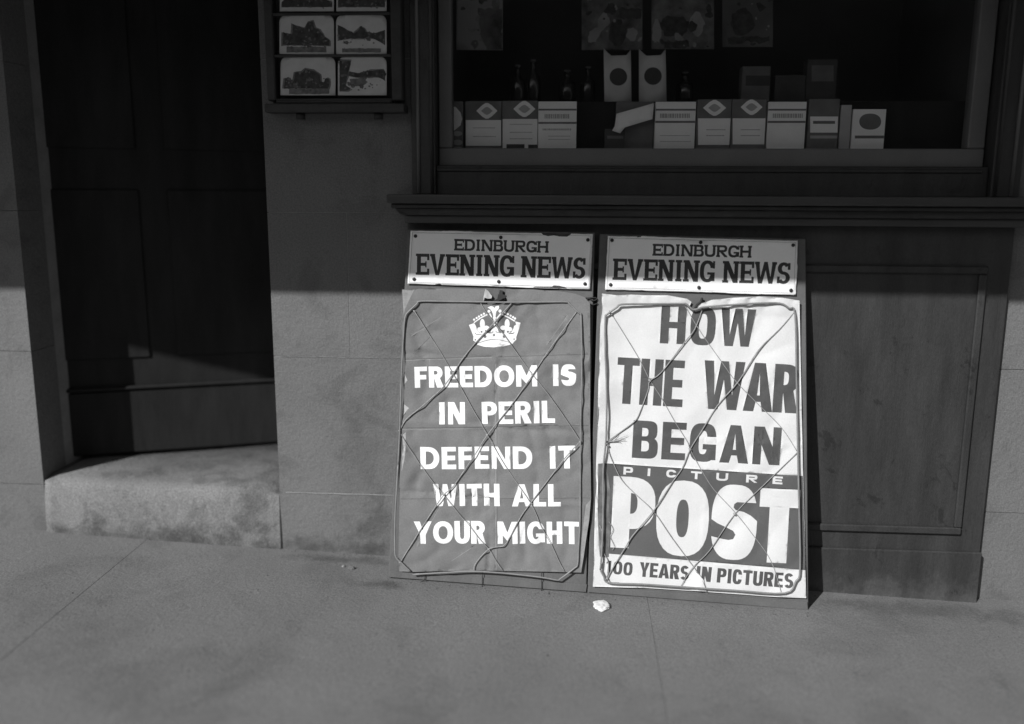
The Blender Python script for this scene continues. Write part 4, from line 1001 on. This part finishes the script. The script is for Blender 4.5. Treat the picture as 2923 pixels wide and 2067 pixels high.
# strip of older dark paper showing along the left edge of the band
ops2.append((3, px2([(1707, 1322), (1724, 1321), (1736, 1360), (1742, 1400), (1738, 1450), (1741, 1500), (1738, 1580), (1738, 1590), (1712, 1588), (1707, 1500)])))
def relief2(u, v):
    h = .0045*noise.noise(Vector((u*6+9, v*5, 3.3))) + .0050*abs(noise.noise(Vector((u*9-v*6, v*5+u*3, 5)))) + .0005*noise.noise(Vector((u*30, v*24, 7)))
    el = max(0, 1-(u-.03)/.05); h += .004*el*el*(.6+.9*noise.noise(Vector((7, v*15, 0))))
    vt_ = uv2(1900, 846)[1]; et = max(0, 1-(vt_-v)/.035); h += .016*et*(.25+1.2*abs(noise.noise(Vector((u*19, 6+v*6, 0)))))
    vm = uv2(1900, 1245)[1]; h += fold(v-vm, .012, .0014)
    um = uv2(2040, 1100)[0]; h += fold(u-um, .01, .0012)
    h = h if h < .005 else .005+.006*math.tanh((h-.005)/.008)
    return max(h, -.0022)
p2 = sheet('poster', o2, ops2, .0055, relief2, lambda u, v, h: B2.w(u, v, OFF2+.0012+h), [M['paper'], M['ink'], M['ink2'], M['cardm2']] if 'cardm2' in M else [M['paper'], M['ink'], M['ink2'], mat('old_dark_paper', .15, .85, .5, 30)])
tag(p2, 'white poster with huge dark lettering HOW THE WAR BEGAN on the right board', 'poster')
wf2 = [(1714, 1627), (1719, 1554), (1722, 1440), (1722, 1340), (1730, 1252), (1732, 1120), (1728, 1000), (1728, 910), (1733, 898), (1760, 878), (1775, 869), (1850, 868), (1945, 867), (1958, 868), (1968, 876), (1978, 884), (1992, 882), (2010, 877), (2080, 871), (2165, 866), (2225, 866), (2252, 880), (2270, 900),
       (2274, 1100), (2280, 1400), (2284, 1620), (2272, 1660), (2240, 1694), (2100, 1686), (1950, 1676), (1830, 1668), (1738, 1664), (1724, 1646), (1714, 1627)]
poly(B2, 'wire_frame', wf2, WO+.002, .0026, M['wire'], b2, 4)
S2 = [[(1740, 890), (1746, 897), (1820, 1017), (1855, 1085), (1888, 1136), (1927, 1205), (1962, 1261), (1970, 1283), (2005, 1347), (2039, 1399), (2095, 1459), (2147, 1524), (2200, 1600), (2230, 1690)],
      [(2006, 880), (1983, 940), (1952, 980), (1888, 1063), (1855, 1088), (1850, 1114), (1824, 1183), (1809, 1205), (1770, 1234), (1733, 1261)],
      [(1735, 1266), (1738, 1290), (1750, 1321), (1774, 1369), (1811, 1408), (1865, 1459), (1919, 1537), (1983, 1623), (2003, 1652), (2018, 1690)],
      [(2268, 890), (2225, 940), (2165, 1000), (2108, 1089), (2048, 1158), (2005, 1227), (1970, 1283), (1949, 1334), (1919, 1377), (1865, 1459), (1807, 1528), (1785, 1563), (1746, 1627), (1733, 1655)],
      [(1956, 874), (1998, 945), (2057, 1029), (2100, 1088), (2165, 1155), (2230, 1220), (2276, 1290)],
      [(2276, 1292), (2180, 1385), (2097, 1468), (2026, 1571), (1985, 1612), (1960, 1645), (1944, 1674)],
      [(1738, 1489), (1750, 1511), (1742, 1532), (1753, 1558), (1748, 1570)],
      [(1720, 1560), (1724, 1580), (1735, 1600), (1737, 1630), (1733, 1650), (1748, 1668)], [(1712, 1500), (1722, 1530), (1716, 1560), (1722, 1600), (1712, 1625)]]
for i, pts in enumerate(S2): poly(B2, 'cord', pts, .0105, (.0010, .0014, .0011, .0015, .0009, .0011, .0007, .0014, .0013)[i], M['cord'], b2, 4)
for (x_, y_) in ((1855, 1087), (1733, 1262), (1735, 1272), (1970, 1283), (1865, 1459), (1745, 897), (2097, 1468), (1733, 1652), (1975, 884)):
    tube('knot', [B2.pt(x_-4, y_-3, .011), B2.pt(x_-1, y_-1, .013), B2.pt(x_+1, y_+1, .013), B2.pt(x_+4, y_+3, .011)], lambda t: .0016+.0016*math.sin(PI*t), M['cord'], b2)
for dx, dy in ((56, -10), (48, -2), (52, 4), (38, 10), (30, -14)):      # frayed cord end
    poly(B2, 'frayed_end', [(1735, 1262), (1735+dx*.4, 1258+dy*.2), (1735+dx*.75, 1254+dy*.6), (1735+dx, 1254+dy)], [.011, .013, .014, .012], lambda t: .0010*(1-.6*t), M['cord'], b2, 4)
poly(B2, 'clip', [(2004, 850), (2000, 862), (1990, 870), (1984, 880)], .010, .003, M['iron'], b2, 3)
# split white flap near the foot of the right hand poster
fp = sheet('paper_scrap', [B2.uv(*p, .009) for p in [(1985, 1632), (1995, 1640), (2008, 1655), (2016, 1688), (1975, 1686), (1945, 1680), (1952, 1668)]], [], .01, lambda u, v: .003*math.sin(u*90), lambda u, v, h: B2.w(u, v, .009+h), [mat('clean_paper', .76, .8, .04, 12)])
tag(fp, 'bright triangular flap of paper hanging at the foot of the right poster', 'paper scrap')

# ---------------------------------------------------------------- small things on the pavement
bm = bmesh.new()
for i in range(520):
    r_q = random.random()
    if r_q < .45: X_ = random.uniform(-.84, 1.12); Y_ = -.006-abs(random.gauss(0, .018)) if X_ < -.45 else -.045-abs(random.gauss(0, .02))
    elif r_q < .70: X_ = random.uniform(-.5, .65); Y_ = -.165-abs(random.gauss(0, .02))
    else: X_ = random.uniform(-1.5, 1.6); Y_ = random.uniform(-1.1, -.03)
    if X_ < -.84: Y_ -= .03
    rr = random.uniform(.0006, .0019)*(1.6 if random.random() < .06 else 1)
    b = bmesh.ops.create_icosphere(bm, subdivisions=1, radius=rr)
    k_ = Vector((random.uniform(.7, 1.8), random.uniform(.7, 1.3), random.uniform(.4, .8)))
    for v in b['verts']: v.co = Vector((v.co.x*k_.x, v.co.y*k_.y, v.co.z*k_.z)) + Vector((X_, Y_, ground_z(X_, Y_)+rr*.3))
gr = from_bm('grit', bm, mat('dark_grit', .09, .95, .5, 90)); tag(gr, 'fine grit and dust gathered along the foot of the wall and boards', 'grit', kind='stuff')
def crumple(name, px, py, a, b_, hgt, m, label, seed, cat):
    c = onG(px, py); bm = bmesh.new(); bmesh.ops.create_icosphere(bm, subdivisions=3, radius=1)
    for v in bm.verts:
        q_ = v.co.copy(); d = 1+.35*noise.noise(q_*1.7+Vector((seed, 0, 0)))+.16*noise.noise(q_*4+Vector((0, seed, 0)))
        v.co = Vector((q_.x*a*d, q_.y*b_*d, max(q_.z*d, -.55)*hgt))
    mn = min(v.co.z for v in bm.verts)
    for v in bm.verts: v.co += Vector((c.x, c.y, c.z-mn))
    return tag(from_bm(name, bm, m, None, False), label, cat)
crumple('crumpled_paper', 1716, 1733, .023, .024, .008, M['paper'], 'crumpled white paper on the pavement below the right board', 3, 'litter')
crumple('stone_chip', 1003, 1624, .010, .006, .005, M['stepstone'], 'small pale chip of stone at the foot of the pier', 5, 'stone chip')
crumple('stone_chip', 980, 1618, .005, .005, .003, M['mortar'], 'tiny chip lying left of the larger stone chip', 8, 'stone chip')
